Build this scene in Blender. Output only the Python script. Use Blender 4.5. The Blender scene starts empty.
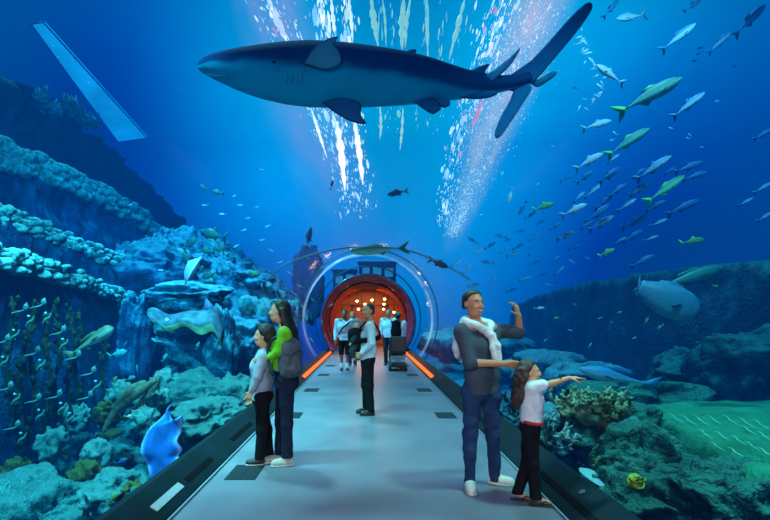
import bpy, bmesh, math, random
import numpy as np
from mathutils import Vector, Matrix

random.seed(7)
C = bpy.context.scene.collection
F = 500.0; CX = 368.0; CY = 318.0; EYE = 1.5      # focal in pixels, vanishing point, eye height


def P(px, py, d):
    """world point seen at photograph pixel (px,py) at distance d along the tunnel"""
    return np.array([(px - CX) / F * d, d, EYE - (py - CY) / F * d])


def V(*a):
    return np.array(a, dtype=float)


def unit(v):
    v = np.asarray(v, float)
    return v / (np.linalg.norm(v) + 1e-12)


# ------------------------------------------------------------------ noise
def _hash(ix, iy, iz, seed):
    h = (ix.astype(np.int64) * 374761393 + iy.astype(np.int64) * 668265263 +
         iz.astype(np.int64) * 2147483647 + seed * 974634777) & 0xFFFFFFFF
    h = ((h ^ (h >> 13)) * 1274126177) & 0xFFFFFFFF
    h = ((h ^ (h >> 16)) * 2246822519) & 0xFFFFFFFF
    return ((h ^ (h >> 15)) & 0xFFFF) / 32767.5 - 1.0


def vnoise(p, seed=0):
    p = np.asarray(p, float)
    i = np.floor(p).astype(np.int64)
    f = p - i
    f = f * f * f * (f * (f * 6 - 15) + 10)
    r = 0
    for a in (0, 1):
        for b in (0, 1):
            for c in (0, 1):
                w = (f[..., 0] if a else 1 - f[..., 0]) * (f[..., 1] if b else 1 - f[..., 1]) * (f[..., 2] if c else 1 - f[..., 2])
                r = r + w * _hash(i[..., 0] + a, i[..., 1] + b, i[..., 2] + c, seed)
    return r


def fbm(p, octv=4, seed=0, ridged=False):
    p = np.asarray(p, float)
    r = 0; a = 0.5; q = p
    for o in range(octv):
        n = vnoise(q, seed + o * 17)
        if ridged:
            n = 1 - 2 * np.abs(n)
        r = r + a * n
        q = q * 2.03 + 11.7
        a *= 0.5
    return r


def sstep(a, b, x):
    t = np.clip((np.asarray(x, float) - a) / (b - a), 0, 1)
    return t * t * (3 - 2 * t)


# ------------------------------------------------------------------ materials
def nodes(name):
    m = bpy.data.materials.new(name); m.use_nodes = True
    nt = m.node_tree; nt.nodes.clear()
    out = nt.nodes.new('ShaderNodeOutputMaterial')
    return m, nt, out


def N(nt, kind, **kw):
    n = nt.nodes.new(kind)
    for k, v in kw.items():
        setattr(n, k, v)
    return n


def setin(n, **kw):
    for k, v in kw.items():
        n.inputs[k.replace('_', ' ')].default_value = v


def c4(c):
    return (c[0], c[1], c[2], 1.0)


def lin(r, g, b):
    f = lambda u: (u / 255 / 12.92) if u / 255 <= 0.04045 else ((u / 255 + 0.055) / 1.055) ** 2.4
    return (f(r), f(g), f(b))


def mat_plain(name, col, rough=0.6, metal=0.0, noise=0.0, nscale=30, bump=0.0, emis=None, estr=0.0, spec=0.5):
    m, nt, out = nodes(name)
    b = N(nt, 'ShaderNodeBsdfPrincipled')
    setin(b, Roughness=rough, Metallic=metal)
    b.inputs['Specular IOR Level'].default_value = spec
    tc = N(nt, 'ShaderNodeTexCoord')
    nz = N(nt, 'ShaderNodeTexNoise'); setin(nz, Scale=nscale, Detail=4.0)
    nt.links.new(tc.outputs['Object'], nz.inputs['Vector'])
    rp = N(nt, 'ShaderNodeValToRGB')
    lo = [max(0, x * (1 - noise)) for x in col]; hi = [min(1, x * (1 + noise)) for x in col]
    rp.color_ramp.elements[0].position = 0.3; rp.color_ramp.elements[0].color = c4(lo)
    rp.color_ramp.elements[1].position = 0.7; rp.color_ramp.elements[1].color = c4(hi)
    nt.links.new(nz.outputs['Fac'], rp.inputs['Fac'])
    nt.links.new(rp.outputs['Color'], b.inputs['Base Color'])
    if bump:
        bp = N(nt, 'ShaderNodeBump'); setin(bp, Strength=bump, Distance=0.02)
        nt.links.new(nz.outputs['Fac'], bp.inputs['Height'])
        nt.links.new(bp.outputs['Normal'], b.inputs['Normal'])
    if emis:
        b.inputs['Emission Color'].default_value = c4(emis)
        b.inputs['Emission Strength'].default_value = estr
    nt.links.new(b.outputs[0], out.inputs['Surface'])
    return m


def mat_attr(name, rough=0.5, noise=0.12, nscale=25, bump=0.0, spec=0.4, fallback=None):
    """colour comes from the mesh's own 'Col' attribute (skin, fish markings)"""
    m, nt, out = nodes(name)
    b = N(nt, 'ShaderNodeBsdfPrincipled'); setin(b, Roughness=rough)
    b.inputs['Specular IOR Level'].default_value = spec
    at = N(nt, 'ShaderNodeAttribute'); at.attribute_name = 'Col'
    tc = N(nt, 'ShaderNodeTexCoord')
    nz = N(nt, 'ShaderNodeTexNoise'); setin(nz, Scale=nscale, Detail=3.0)
    nt.links.new(tc.outputs['Object'], nz.inputs['Vector'])
    mr = N(nt, 'ShaderNodeMapRange'); setin(mr, From_Min=0.25, From_Max=0.75, To_Min=1 - noise, To_Max=1 + noise)
    nt.links.new(nz.outputs['Fac'], mr.inputs['Value'])
    mx = N(nt, 'ShaderNodeVectorMath', operation='SCALE')
    nt.links.new(at.outputs['Color'], mx.inputs[0]); nt.links.new(mr.outputs[0], mx.inputs['Scale'])
    nt.links.new(mx.outputs[0], b.inputs['Base Color'])
    if bump:
        bp = N(nt, 'ShaderNodeBump'); setin(bp, Strength=bump, Distance=0.01)
        nt.links.new(nz.outputs['Fac'], bp.inputs['Height'])
        nt.links.new(bp.outputs['Normal'], b.inputs['Normal'])
    nt.links.new(b.outputs[0], out.inputs['Surface'])
    return m


def mat_rock(name, dark, mid, light, scale=1.5, bump=0.7, upcol=None, upamt=0.8, rough=0.85, fine=9.0):
    """reef rock: noise and cells in three tones, growth settled on what faces up"""
    m, nt, out = nodes(name)
    L = nt.links.new
    b = N(nt, 'ShaderNodeBsdfPrincipled'); setin(b, Roughness=rough)
    b.inputs['Specular IOR Level'].default_value = 0.15
    g = N(nt, 'ShaderNodeNewGeometry')
    nz = N(nt, 'ShaderNodeTexNoise'); setin(nz, Scale=scale, Detail=8.0, Roughness=0.65, Distortion=0.6)
    L(g.outputs['Position'], nz.inputs['Vector'])
    vo = N(nt, 'ShaderNodeTexVoronoi', feature='DISTANCE_TO_EDGE'); setin(vo, Scale=fine)
    nz2 = N(nt, 'ShaderNodeTexNoise'); setin(nz2, Scale=fine * 0.6, Detail=5.0)
    L(g.outputs['Position'], nz2.inputs['Vector'])
    ad = N(nt, 'ShaderNodeVectorMath', operation='ADD')
    L(g.outputs['Position'], ad.inputs[0]); L(nz2.outputs['Color'], ad.inputs[1]); L(ad.outputs[0], vo.inputs['Vector'])
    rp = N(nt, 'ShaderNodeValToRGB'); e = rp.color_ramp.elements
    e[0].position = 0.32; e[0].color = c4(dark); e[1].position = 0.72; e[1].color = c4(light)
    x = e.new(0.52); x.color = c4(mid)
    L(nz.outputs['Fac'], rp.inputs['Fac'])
    cur = rp.outputs['Color']
    # fine mottling
    mr0 = N(nt, 'ShaderNodeMapRange'); setin(mr0, From_Min=0.3, From_Max=0.7, To_Min=0.45, To_Max=1.5)
    L(nz2.outputs['Fac'], mr0.inputs['Value'])
    sc = N(nt, 'ShaderNodeVectorMath', operation='SCALE'); L(cur, sc.inputs[0]); L(mr0.outputs[0], sc.inputs['Scale'])
    cur = sc.outputs[0]
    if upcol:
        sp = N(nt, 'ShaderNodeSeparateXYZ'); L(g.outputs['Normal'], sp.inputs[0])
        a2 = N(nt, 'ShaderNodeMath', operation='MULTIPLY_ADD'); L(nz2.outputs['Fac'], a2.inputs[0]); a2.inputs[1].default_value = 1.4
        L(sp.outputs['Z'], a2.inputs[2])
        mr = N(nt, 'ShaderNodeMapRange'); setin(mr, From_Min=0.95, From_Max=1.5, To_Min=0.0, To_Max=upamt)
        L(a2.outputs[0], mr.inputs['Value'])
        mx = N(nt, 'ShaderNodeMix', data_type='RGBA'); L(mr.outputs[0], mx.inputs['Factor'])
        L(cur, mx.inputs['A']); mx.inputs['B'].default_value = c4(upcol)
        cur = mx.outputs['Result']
    L(cur, b.inputs['Base Color'])
    bp = N(nt, 'ShaderNodeBump'); setin(bp, Strength=bump, Distance=0.12)
    su = N(nt, 'ShaderNodeMath', operation='ADD'); L(nz.outputs['Fac'], su.inputs[0])
    mu = N(nt, 'ShaderNodeMath', operation='MULTIPLY'); L(vo.outputs['Distance'], mu.inputs[0]); mu.inputs[1].default_value = 1.2
    L(mu.outputs[0], su.inputs[1]); L(su.outputs[0], bp.inputs['Height'])
    L(bp.outputs['Normal'], b.inputs['Normal'])
    L(b.outputs[0], out.inputs['Surface'])
    return m


def mat_emit(name, col, strength):
    m, nt, out = nodes(name)
    e = N(nt, 'ShaderNodeEmission'); e.inputs[0].default_value = c4(col); e.inputs[1].default_value = strength
    nt.links.new(e.outputs[0], out.inputs['Surface'])
    return m


# ------------------------------------------------------------------ objects
def prop(o, label=None, cat=None, group=None, kind=None):
    if label: o['label'] = label
    if cat: o['category'] = cat
    if group: o['group'] = group
    if kind: o['kind'] = kind
    return o


def thing(name, label, cat, loc=(0, 0, 0), group=None, kind=None):
    o = bpy.data.objects.new(name, None); C.objects.link(o)
    o.location = [float(v) for v in loc]; o.empty_display_size = 0.05
    return prop(o, label, cat, group, kind)


def mesh_np(name, verts, faces, cols=None, smooth=True):
    me = bpy.data.meshes.new(name)
    me.from_pydata([tuple(map(float, v)) for v in verts], [], [tuple(map(int, f)) for f in faces])
    if smooth:
        me.polygons.foreach_set('use_smooth', [True] * len(me.polygons))
    if cols is not None:
        at = me.color_attributes.new('Col', 'FLOAT_COLOR', 'POINT')
        c = np.ones((len(verts), 4), np.float32); c[:, :3] = np.asarray(cols)
        at.data.foreach_set('color', c.ravel())
    me.update()
    return me


def link(name, me, mat, parent=None, loc=None):
    o = bpy.data.objects.new(name, me); C.objects.link(o)
    if mat is not None:
        me.materials.clear(); me.materials.append(mat)
    if parent is not None: o.parent = parent
    if loc is not None: o.location = [float(v) for v in loc]
    return o


def from_bm(name, bm, mat, parent=None, loc=None, smooth=False, bevel=0.0):
    if bevel > 0:
        bmesh.ops.bevel(bm, geom=list(bm.edges), offset=bevel, segments=2, affect='EDGES', profile=0.5)
    bmesh.ops.recalc_face_normals(bm, faces=list(bm.faces))
    me = bpy.data.meshes.new(name); bm.to_mesh(me); bm.free()
    if smooth: me.polygons.foreach_set('use_smooth', [True] * len(me.polygons))
    return link(name, me, mat, parent, loc)


def bm_box(bm, c, s, rot=None):
    M = Matrix.Translation(Vector(c)) @ (rot.to_4x4() if rot else Matrix.Identity(4)) @ Matrix.Diagonal((s[0], s[1], s[2], 1))
    bmesh.ops.create_cube(bm, size=1.0, matrix=M)


def bm_cyl(bm, a, b, r, r2=None, seg=14):
    a = Vector([float(x) for x in a]); b = Vector([float(x) for x in b]); v = b - a
    q = v.to_track_quat('Z', 'Y')
    M = Matrix.Translation((a + b) / 2) @ q.to_matrix().to_4x4()
    bmesh.ops.create_cone(bm, cap_ends=True, segments=seg, radius1=r, radius2=r if r2 is None else r2, depth=v.length, matrix=M)


def tube(pts, rad, seg=8, sq=None):
    """tube along a polyline, radius per point; returns verts, faces"""
    pts = [np.asarray(p, float) for p in pts]
    n = len(pts); rad = [rad] * n if np.isscalar(rad) else rad
    vs = []; fs = []
    up = V(0, 0, 1)
    for i, p in enumerate(pts):
        t = unit(pts[min(i + 1, n - 1)] - pts[max(i - 1, 0)])
        s = np.cross(t, up)
        if np.linalg.norm(s) < 0.1: s = np.cross(t, V(0, 1, 0))
        s = unit(s); u = np.cross(s, t)
        for k in range(seg):
            a = 2 * math.pi * k / seg
            vs.append(p + rad[i] * (math.cos(a) * s + math.sin(a) * u))
    for i in range(n - 1):
        for k in range(seg):
            k2 = (k + 1) % seg
            fs.append((i * seg + k, i * seg + k2, (i + 1) * seg + k2, (i + 1) * seg + k))
    fs.append(tuple(range(seg))[::-1]); fs.append(tuple((n - 1) * seg + k for k in range(seg)))
    return vs, fs


def spline(pts, n):
    """Catmull-Rom through the points"""
    pts = np.asarray(pts, float); m = len(pts)
    e = np.vstack([2 * pts[0] - pts[1], pts, 2 * pts[-1] - pts[-2]])
    out = []
    for t in np.linspace(0, m - 1 - 1e-9, n):
        i = int(t); f = t - i
        p0, p1, p2, p3 = e[i], e[i + 1], e[i + 2], e[i + 3]
        out.append(0.5 * ((2 * p1) + (-p0 + p2) * f + (2 * p0 - 5 * p1 + 4 * p2 - p3) * f * f + (-p0 + 3 * p1 - 3 * p2 + p3) * f ** 3))
    return np.array(out)


def merge(parts):
    vs = []; fs = []; cs = []
    for p in parts:
        o = len(vs)
        vs += list(p[0]); fs += [tuple(i + o for i in f) for f in p[1]]
        if len(p) > 2: cs += [p[2]] * len(p[0]) if np.ndim(p[2]) == 1 else list(p[2])
    return vs, fs, (cs if cs else None)


# ------------------------------------------------------------------ SDF bodies
class SDF:
    def __init__(s):
        s.p = []

    def cap(s, a, b, ra, rb, k=0.02, sc=None, op='u'):
        s.p.append(('cap', np.asarray(a, float), np.asarray(b, float), ra, rb, k, sc, op)); return s

    def ell(s, c, r, R=None, k=0.02, op='u'):
        s.p.append(('ell', np.asarray(c, float), np.asarray(r, float), R, k, op)); return s

    def chain(s, pts, rs, k=0.02):
        for i in range(len(pts) - 1):
            s.cap(pts[i], pts[i + 1], rs[i], rs[i + 1], k)
        return s

    def bounds(s):
        lo = V(9, 9, 9); hi = -lo
        for q in s.p:
            if q[0] == 'cap':
                if q[7] != 'u': continue
                r = max(q[3], q[4]) * 1.05
                lo = np.minimum(lo, np.minimum(q[1], q[2]) - r); hi = np.maximum(hi, np.maximum(q[1], q[2]) + r)
            else:
                if q[5] != 'u': continue
                r = max(q[2]); lo = np.minimum(lo, q[1] - r); hi = np.maximum(hi, q[1] + r)
        return lo, hi

    def mesh(s, h, cuts=(), noise=None, pad=0.03):
        """cuts: list of (point, normal): keep where dot(p-point, normal) < 0, or functions of the points"""
        lo, hi = s.bounds(); lo = lo - pad; hi = hi + pad
        n = np.ceil((hi - lo) / h).astype(int) + 1
        ax = [lo[i] + h * np.arange(n[i]) for i in range(3)]
        Fd = np.full(tuple(n), 0.5, np.float32)
        for q in s.p:
            if q[0] == 'cap':
                _, a, b, ra, rb, k, sc, op = q
                r = max(ra, rb); mn = np.minimum(a, b) - r; mx = np.maximum(a, b) + r
            else:
                _, c, rr, R, k, op = q
                r = max(rr); mn = c - r; mx = c + r
            m = k + 3 * h
            sl = []
            for i in range(3):
                i0 = max(0, int((mn[i] - m - lo[i]) / h)); i1 = min(n[i], int((mx[i] + m - lo[i]) / h) + 2)
                sl.append(slice(i0, max(i0, i1)))
            X = ax[0][sl[0]][:, None, None]; Y = ax[1][sl[1]][None, :, None]; Z = ax[2][sl[2]][None, None, :]
            if X.size == 0 or Y.size == 0 or Z.size == 0: continue
            if q[0] == 'cap':
                sv = np.ones(3) if sc is None else np.asarray(sc, float)
                A = a / sv; B = b / sv; ab = B - A; L2 = max(1e-9, float(ab @ ab))
                x = X / sv[0] - A[0]; y = Y / sv[1] - A[1]; z = Z / sv[2] - A[2]
                t = np.clip((x * ab[0] + y * ab[1] + z * ab[2]) / L2, 0, 1)
                d = (np.sqrt((x - t * ab[0]) ** 2 + (y - t * ab[1]) ** 2 + (z - t * ab[2]) ** 2) - (ra + (rb - ra) * t)) * sv.min()
            else:
                x = X - c[0]; y = Y - c[1]; z = Z - c[2]
                if R is not None:
                    x, y, z = (R[0][0] * x + R[0][1] * y + R[0][2] * z, R[1][0] * x + R[1][1] * y + R[1][2] * z, R[2][0] * x + R[2][1] * y + R[2][2] * z)
                k0 = np.sqrt((x / rr[0]) ** 2 + (y / rr[1]) ** 2 + (z / rr[2]) ** 2)
                d = (k0 - 1) * min(rr) * (0.5 + 0.5 * np.clip(k0, 0, 1.6))
            cur = Fd[tuple(sl)]
            if op == 'u':
                hh = np.maximum(k - np.abs(cur - d), 0) / k
                Fd[tuple(sl)] = np.minimum(cur, d) - hh * hh * k * 0.25
            else:
                d = -d
                hh = np.maximum(k - np.abs(cur - d), 0) / k
                Fd[tuple(sl)] = np.maximum(cur, d) + hh * hh * k * 0.25
        if noise or cuts:
            G = np.stack(np.meshgrid(*ax, indexing='ij'), -1)
        if noise:
            amp, fr, seed = noise
            near = np.abs(Fd) < 0.06
            Fd[near] += (amp * fbm(G[near] * np.asarray(fr), 3, seed)).astype(np.float32)
        for c in cuts:
            if callable(c): dd = c(G)
            else: dd = (G - np.asarray(c[0])) @ unit(c[1])
            Fd = np.maximum(Fd, dd.astype(np.float32))
        Fd[0] = Fd[-1] = 0.5; Fd[:, 0] = Fd[:, -1] = 0.5; Fd[:, :, 0] = Fd[:, :, -1] = 0.5
        return surface_nets(Fd, lo, h)


def surface_nets(Fd, lo, h):
    S = Fd < 0
    c = S[:-1, :-1, :-1].astype(np.int8)
    tot = np.zeros(c.shape, np.int8)
    for a in (0, 1):
        for b in (0, 1):
            for d in (0, 1):
                tot += S[a:S.shape[0] - 1 + a, b:S.shape[1] - 1 + b, d:S.shape[2] - 1 + d]
    act = (tot > 0) & (tot < 8)
    I, J, K = np.nonzero(act)
    idx = np.full(c.shape, -1, np.int64); idx[I, J, K] = np.arange(len(I))
    corners = [(a, b, d) for a in (0, 1) for b in (0, 1) for d in (0, 1)]
    vals = {q: Fd[I + q[0], J + q[1], K + q[2]].astype(float) for q in corners}
    acc = np.zeros((len(I), 3)); cnt = np.zeros(len(I))
    for q in corners:
        for axx in range(3):
            if q[axx] == 1: continue
            q2 = list(q); q2[axx] = 1; q2 = tuple(q2)
            va, vb = vals[q], vals[q2]
            m = (va < 0) != (vb < 0)
            t = np.where(m, va / np.where(m, va - vb, 1), 0)
            for e in range(3):
                acc[:, e] += m * (q[e] + (t if e == axx else 0))
            cnt += m
    vs = lo + h * (np.stack([I, J, K], 1) + acc / np.maximum(cnt, 1)[:, None])
    fs = []
    for axx in range(3):
        A = [slice(1, -1)] * 3; A[axx] = slice(0, -1)
        B = [slice(1, -1)] * 3; B[axx] = slice(1, None)
        s0 = S[tuple(A)]; s1 = S[tuple(B)]
        E = np.nonzero(s0 != s1)
        e = [E[0] + (0 if axx == 0 else 1), E[1] + (0 if axx == 1 else 1), E[2] + (0 if axx == 2 else 1)]
        o1, o2 = [(1, 2), (2, 0), (0, 1)][axx]
        q = []
        for (u, v) in ((-1, -1), (0, -1), (0, 0), (-1, 0)):
            cc = [x.copy() for x in e]; cc[o1] = cc[o1] + u; cc[o2] = cc[o2] + v
            q.append(idx[cc[0], cc[1], cc[2]])
        q = np.stack(q, 1)
        flip = ~s0[E]
        q[flip] = q[flip][:, ::-1]
        fs.append(q[(q >= 0).all(1)])
    return vs, np.concatenate(fs)


def sdf_obj(name, sdf, h, mat, parent, colfn=None, cuts=(), noise=None, smooth_it=1):
    vs, fs = sdf.mesh(h, cuts, noise)
    # light Laplacian relax
    for _ in range(smooth_it):
        acc = np.zeros_like(vs); cn = np.zeros(len(vs))
        for a, b in ((0, 1), (1, 2), (2, 3), (3, 0)):
            np.add.at(acc, fs[:, a], vs[fs[:, b]]); np.add.at(acc, fs[:, b], vs[fs[:, a]])
            np.add.at(cn, fs[:, a], 1); np.add.at(cn, fs[:, b], 1)
        vs = vs + 0.45 * (acc / np.maximum(cn, 1)[:, None] - vs)
    cols = colfn(vs) if colfn else None
    me = mesh_np(name, vs, fs, cols)
    return link(name, me, mat, parent)
# ================================================================== camera
sc = bpy.context.scene
cam = bpy.data.cameras.new('camera'); co = bpy.data.objects.new('camera', cam); C.objects.link(co)
co.location = (0, 0, EYE); co.rotation_euler = (math.pi / 2, 0, 0)
cam.sensor_width = 36.0; cam.lens = F / 770 * 36.0
cam.shift_x = 17 / 770; cam.shift_y = 58 / 770; cam.clip_start = 0.05; cam.clip_end = 300
sc.camera = co
sc.view_settings.view_transform = 'Standard'; sc.view_settings.look = 'None'
sc.cycles.use_denoising = True
sc.cycles.transparent_max_bounces = 24
sc.cycles.max_bounces = 6
sc.cycles.volume_bounces = 0
sc.cycles.sample_clamp_indirect = 4.0
sc.cycles.caustics_reflective = False; sc.cycles.caustics_refractive = False

# ================================================================== world: blue water light, bright where the surface lamps shine
w = bpy.data.worlds.new('water_light'); sc.world = w; w.use_nodes = True
nt = w.node_tree; nt.nodes.clear(); L = nt.links.new
wo = N(nt, 'ShaderNodeOutputWorld'); bg = N(nt, 'ShaderNodeBackground'); L(bg.outputs[0], wo.inputs[0])
tc = N(nt, 'ShaderNodeTexCoord')
base = N(nt, 'ShaderNodeRGB'); base.outputs[0].default_value = (0.0, 0.03, 0.12, 1)
cur = base.outputs[0]
LOBES = [  # direction as a pixel, sharpness, colour
    (480, 250, 42, (0.0, 0.725, 0.886)),
    (563, 217, 42, (0.0, -0.645, -0.388)),
    (645, 122, 42, (0.0, -0.218, 0.143)),
    (742, 45, 42, (0.0, 0.198, 0.281)),
    (217, 20, 42, (0.0, 0.014, 0.175)),
    (212, 150, 42, (0.0, -0.065, 0.042)),
    (302, 190, 42, (0.0, 0.837, 1.104)),
    (575, 54, 42, (0.0, 0.567, 0.499)),
    (400, 225, 42, (0.0, -0.615, -0.944)),
    (437, 30, 42, (0.0, -0.462, -0.257)),
    (715, 200, 42, (0.0, 0.140, -0.074)),
    (400, 130, 42, (0.0, 0.283, 0.072)),
    (165, 100, 42, (0.0, -0.544, -0.413)),
    (255, 125, 42, (0.0, 0.960, 0.705)),
    (60, 30, 42, (0.0, 0.223, 0.333)),
    (640, 260, 42, (0.0, 0.041, -0.011)),
    (560, 280, 42, (0.0, -0.121, -0.151)),
    (490, 150, 42, (0.0, 1.137, 1.064)),
    (130, 190, 42, (0.0, -0.113, 0.124)),
    (30, 120, 42, (0.0, 0.073, -0.149)),
    (330, 260, 42, (0.0, -0.205, 0.274)),
    (440, 270, 42, (0.0, 0.265, 0.514)),
    (520, -60, 42, (0.0, 0.421, 0.464)),
    (300, -60, 42, (0.0, 0.392, 0.484)),
    (950, 150, 42, (0.0, -0.086, -0.068)),
    (-250, 150, 42, (0.0, -0.042, 0.058)),
    (800, 350, 42, (0.0, -0.025, -0.069)),
    (-50, 350, 42, (0.0, -0.021, -0.122)),
    (370, 600, 42, (0.0, -0.027, -0.094)),
    (368, -500, 42, (0.0, 0.319, 0.422)),
]
for px, py, k, col in LOBES:
    d = unit(V((px - CX) / F, 1, (CY - py) / F))
    dp = N(nt, 'ShaderNodeVectorMath', operation='DOT_PRODUCT'); L(tc.outputs['Generated'], dp.inputs[0]); dp.inputs[1].default_value = d
    mx = N(nt, 'ShaderNodeMath', operation='MAXIMUM'); L(dp.outputs['Value'], mx.inputs[0]); mx.inputs[1].default_value = 0
    pw = N(nt, 'ShaderNodeMath', operation='POWER'); L(mx.outputs[0], pw.inputs[0]); pw.inputs[1].default_value = k
    s = N(nt, 'ShaderNodeVectorMath', operation='SCALE'); s.inputs[0].default_value = col; L(pw.outputs[0], s.inputs['Scale'])
    a = N(nt, 'ShaderNodeVectorMath', operation='ADD'); L(cur, a.inputs[0]); L(s.outputs[0], a.inputs[1]); cur = a.outputs[0]
# slow swirls in the water
nz = N(nt, 'ShaderNodeTexNoise'); setin(nz, Scale=5.0, Detail=5.0, Roughness=0.55); L(tc.outputs['Generated'], nz.inputs['Vector'])
mr = N(nt, 'ShaderNodeMapRange'); setin(mr, From_Min=0.3, From_Max=0.7, To_Min=0.9, To_Max=1.1); L(nz.outputs['Fac'], mr.inputs['Value'])
s = N(nt, 'ShaderNodeVectorMath', operation='SCALE'); L(cur, s.inputs[0]); L(mr.outputs[0], s.inputs['Scale'])
mxv = N(nt, 'ShaderNodeVectorMath', operation='MAXIMUM'); L(s.outputs[0], mxv.inputs[0]); mxv.inputs[1].default_value = (0, 0.004, 0.03); L(mxv.outputs[0], bg.inputs['Color']); bg.inputs['Strength'].default_value = 1.0

# ================================================================== lights
def area(name, loc, target, size, power, col, sy=None, spread=None):
    l = bpy.data.lights.new(name, 'AREA'); l.size = size; l.energy = power; l.color = col
    if sy: l.shape = 'RECTANGLE'; l.size_y = sy
    if spread: l.spread = spread
    o = bpy.data.objects.new(name, l); C.objects.link(o); o.location = loc
    o.rotation_euler = (Vector(target) - Vector(loc)).to_track_quat('-Z', 'Y').to_euler()
    return o

def spot(name, loc, target, power, col, deg=70, blend=0.6, size=0.4):
    l = bpy.data.lights.new(name, 'SPOT'); l.energy = power; l.color = col; l.spot_size = math.radians(deg); l.spot_blend = blend
    l.shadow_soft_size = size
    o = bpy.data.objects.new(name, l); C.objects.link(o); o.location = loc
    o.rotation_euler = (Vector(target) - Vector(loc)).to_track_quat('-Z', 'Y').to_euler()
    return o

sun = bpy.data.lights.new('surface_daylight', 'SUN'); sun.energy = 6.0; sun.angle = math.radians(5); sun.color = (1.0, 0.82, 0.72)
so = bpy.data.objects.new('surface_daylight', sun); C.objects.link(so); so.rotation_euler = Vector((0.30, -0.42, -1)).to_track_quat('-Z', 'Y').to_euler()
spot('front_fill', (-1.1, -1.6, 3.1), (0.3, 5.5, 1.3), 480, (1.0, 0.97, 0.93), 75, 0.8, 0.25)  # unseen fill spots added behind the camera to brighten the people
spot('front_fill', (1.3, -1.2, 2.6), (-1.1, 5.4, 1.1), 260, (1.0, 0.97, 0.93), 65, 0.8, 0.25)
spot('reef_lamp', (-4.0, 3.5, 8.0), (-5.6, 8.0, -1.2), 12500, (0.30, 1.0, 0.95), 80)  # unseen fill spots added over both reefs to brighten the rock
spot('reef_lamp', (-3.0, 3.0, 6.5), (-8.0, 13.0, 3.6), 11500, (0.30, 0.9, 1.0), 62)
spot('reef_lamp', (-5.0, 11.0, 11.0), (-5.0, 18.0, 2.0), 17000, (0.22, 0.78, 1.0), 80)
spot('reef_lamp', (3.4, 3.0, 8.0), (3.0, 6.0, 0.0), 2900, (0.45, 1.0, 0.8), 60)
spot('school_fill', (4.5, 5.5, 11.0), (6.0, 11.0, 4.0), 5200, (0.7, 0.95, 1.0), 62)  # another unseen fill, added to brighten the fish on the right

# ================================================================== tunnel profile
R_T = 2.17; ZC = 1.48; KX = 1.75; KZ = 0.2
A0 = math.atan2(KZ - ZC, KX)          # right foot of the acrylic arch

def arch(r, n=48, a0=None):
    a0 = A0 if a0 is None else a0
    a1 = math.pi - a0
    return [(r * math.cos(a0 + (a1 - a0) * i / n), ZC + r * math.sin(a0 + (a1 - a0) * i / n)) for i in range(n + 1)]

Y_END = 21.5; Y_BACK = 27.0

# water: box minus the tunnel void
bm = bmesh.new()
bm_box(bm, (0, 14, 5.2), (64, 56, 21.6))
bmesh.ops.recalc_face_normals(bm, faces=list(bm.faces))
prof = [(2.0, -0.35)] + [(KX + 0.05, KZ - 0.1)] + arch(R_T + 0.03) + [(-KX - 0.05, KZ - 0.1), (-2.0, -0.35)]
r0 = [bm.verts.new((x, -6.0, z)) for x, z in prof]; r1 = [bm.verts.new((x, Y_BACK + 2, z)) for x, z in prof]
nf = []
for i in range(len(prof)):
    j = (i + 1) % len(prof)
    nf.append(bm.faces.new((r0[i], r0[j], r1[j], r1[i])))
nf.append(bm.faces.new(r0)); nf.append(bm.faces.new(r1[::-1]))
bm.normal_update()
# point the void's faces into the void
f0 = nf[10]; cen = f0.calc_center_median()
if f0.normal.dot(Vector((0, cen.y, ZC)) - cen) < 0:
    for f in nf: f.normal_flip()
for f, yy in ((nf[-2], -1), (nf[-1], 1)):
    if f.normal.y * yy > 0: f.normal_flip()
me = bpy.data.meshes.new('water'); bm.to_mesh(me); bm.free()
m, nt, out = nodes('blue_water')
SA = (0.14, 0.042, 0.028); FOG = (0.0, 0.06, 0.36)
ab = N(nt, 'ShaderNodeVolumeAbsorption'); dmax = 0.2
ab.inputs['Color'].default_value = tuple(1 - s / dmax for s in SA) + (1,); ab.inputs['Density'].default_value = dmax
em = N(nt, 'ShaderNodeEmission'); E = [SA[i] * FOG[i] for i in range(3)]; mxe = max(E)
em.inputs[0].default_value = tuple(e / mxe for e in E) + (1,); em.inputs[1].default_value = mxe
ad = N(nt, 'ShaderNodeAddShader'); nt.links.new(ab.outputs[0], ad.inputs[0]); nt.links.new(em.outputs[0], ad.inputs[1])
nt.links.new(ad.outputs[0], out.inputs['Volume'])
try: m.cycles.homogeneous_volume = True
except Exception: pass
prop(link('water', me, m), 'clear blue aquarium water filling the tank around the tunnel', 'water', kind='stuff')

# acrylic panels
m, nt, out = nodes('clear_acrylic'); L = nt.links.new
g = N(nt, 'ShaderNodeNewGeometry'); dp = N(nt, 'ShaderNodeVectorMath', operation='DOT_PRODUCT'); L(g.outputs['Normal'], dp.inputs[0]); L(g.outputs['Incoming'], dp.inputs[1])
ab_ = N(nt, 'ShaderNodeMath', operation='ABSOLUTE'); L(dp.outputs['Value'], ab_.inputs[0])
om = N(nt, 'ShaderNodeMath', operation='SUBTRACT'); om.inputs[0].default_value = 1.0; L(ab_.outputs[0], om.inputs[1])
pw = N(nt, 'ShaderNodeMath', operation='POWER'); L(om.outputs[0], pw.inputs[0]); pw.inputs[1].default_value = 13.0
ma = N(nt, 'ShaderNodeMath', operation='MULTIPLY_ADD'); L(pw.outputs[0], ma.inputs[0]); ma.inputs[1].default_value = 0.45; ma.inputs[2].default_value = 0.002
tr = N(nt, 'ShaderNodeBsdfTransparent'); tr.inputs[0].default_value = (0.97, 0.99, 1.0, 1)
gl = N(nt, 'ShaderNodeBsdfGlossy'); gl.inputs['Roughness'].default_value = 0.06; gl.inputs[0].default_value = (0.9, 0.95, 1, 1)
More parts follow.
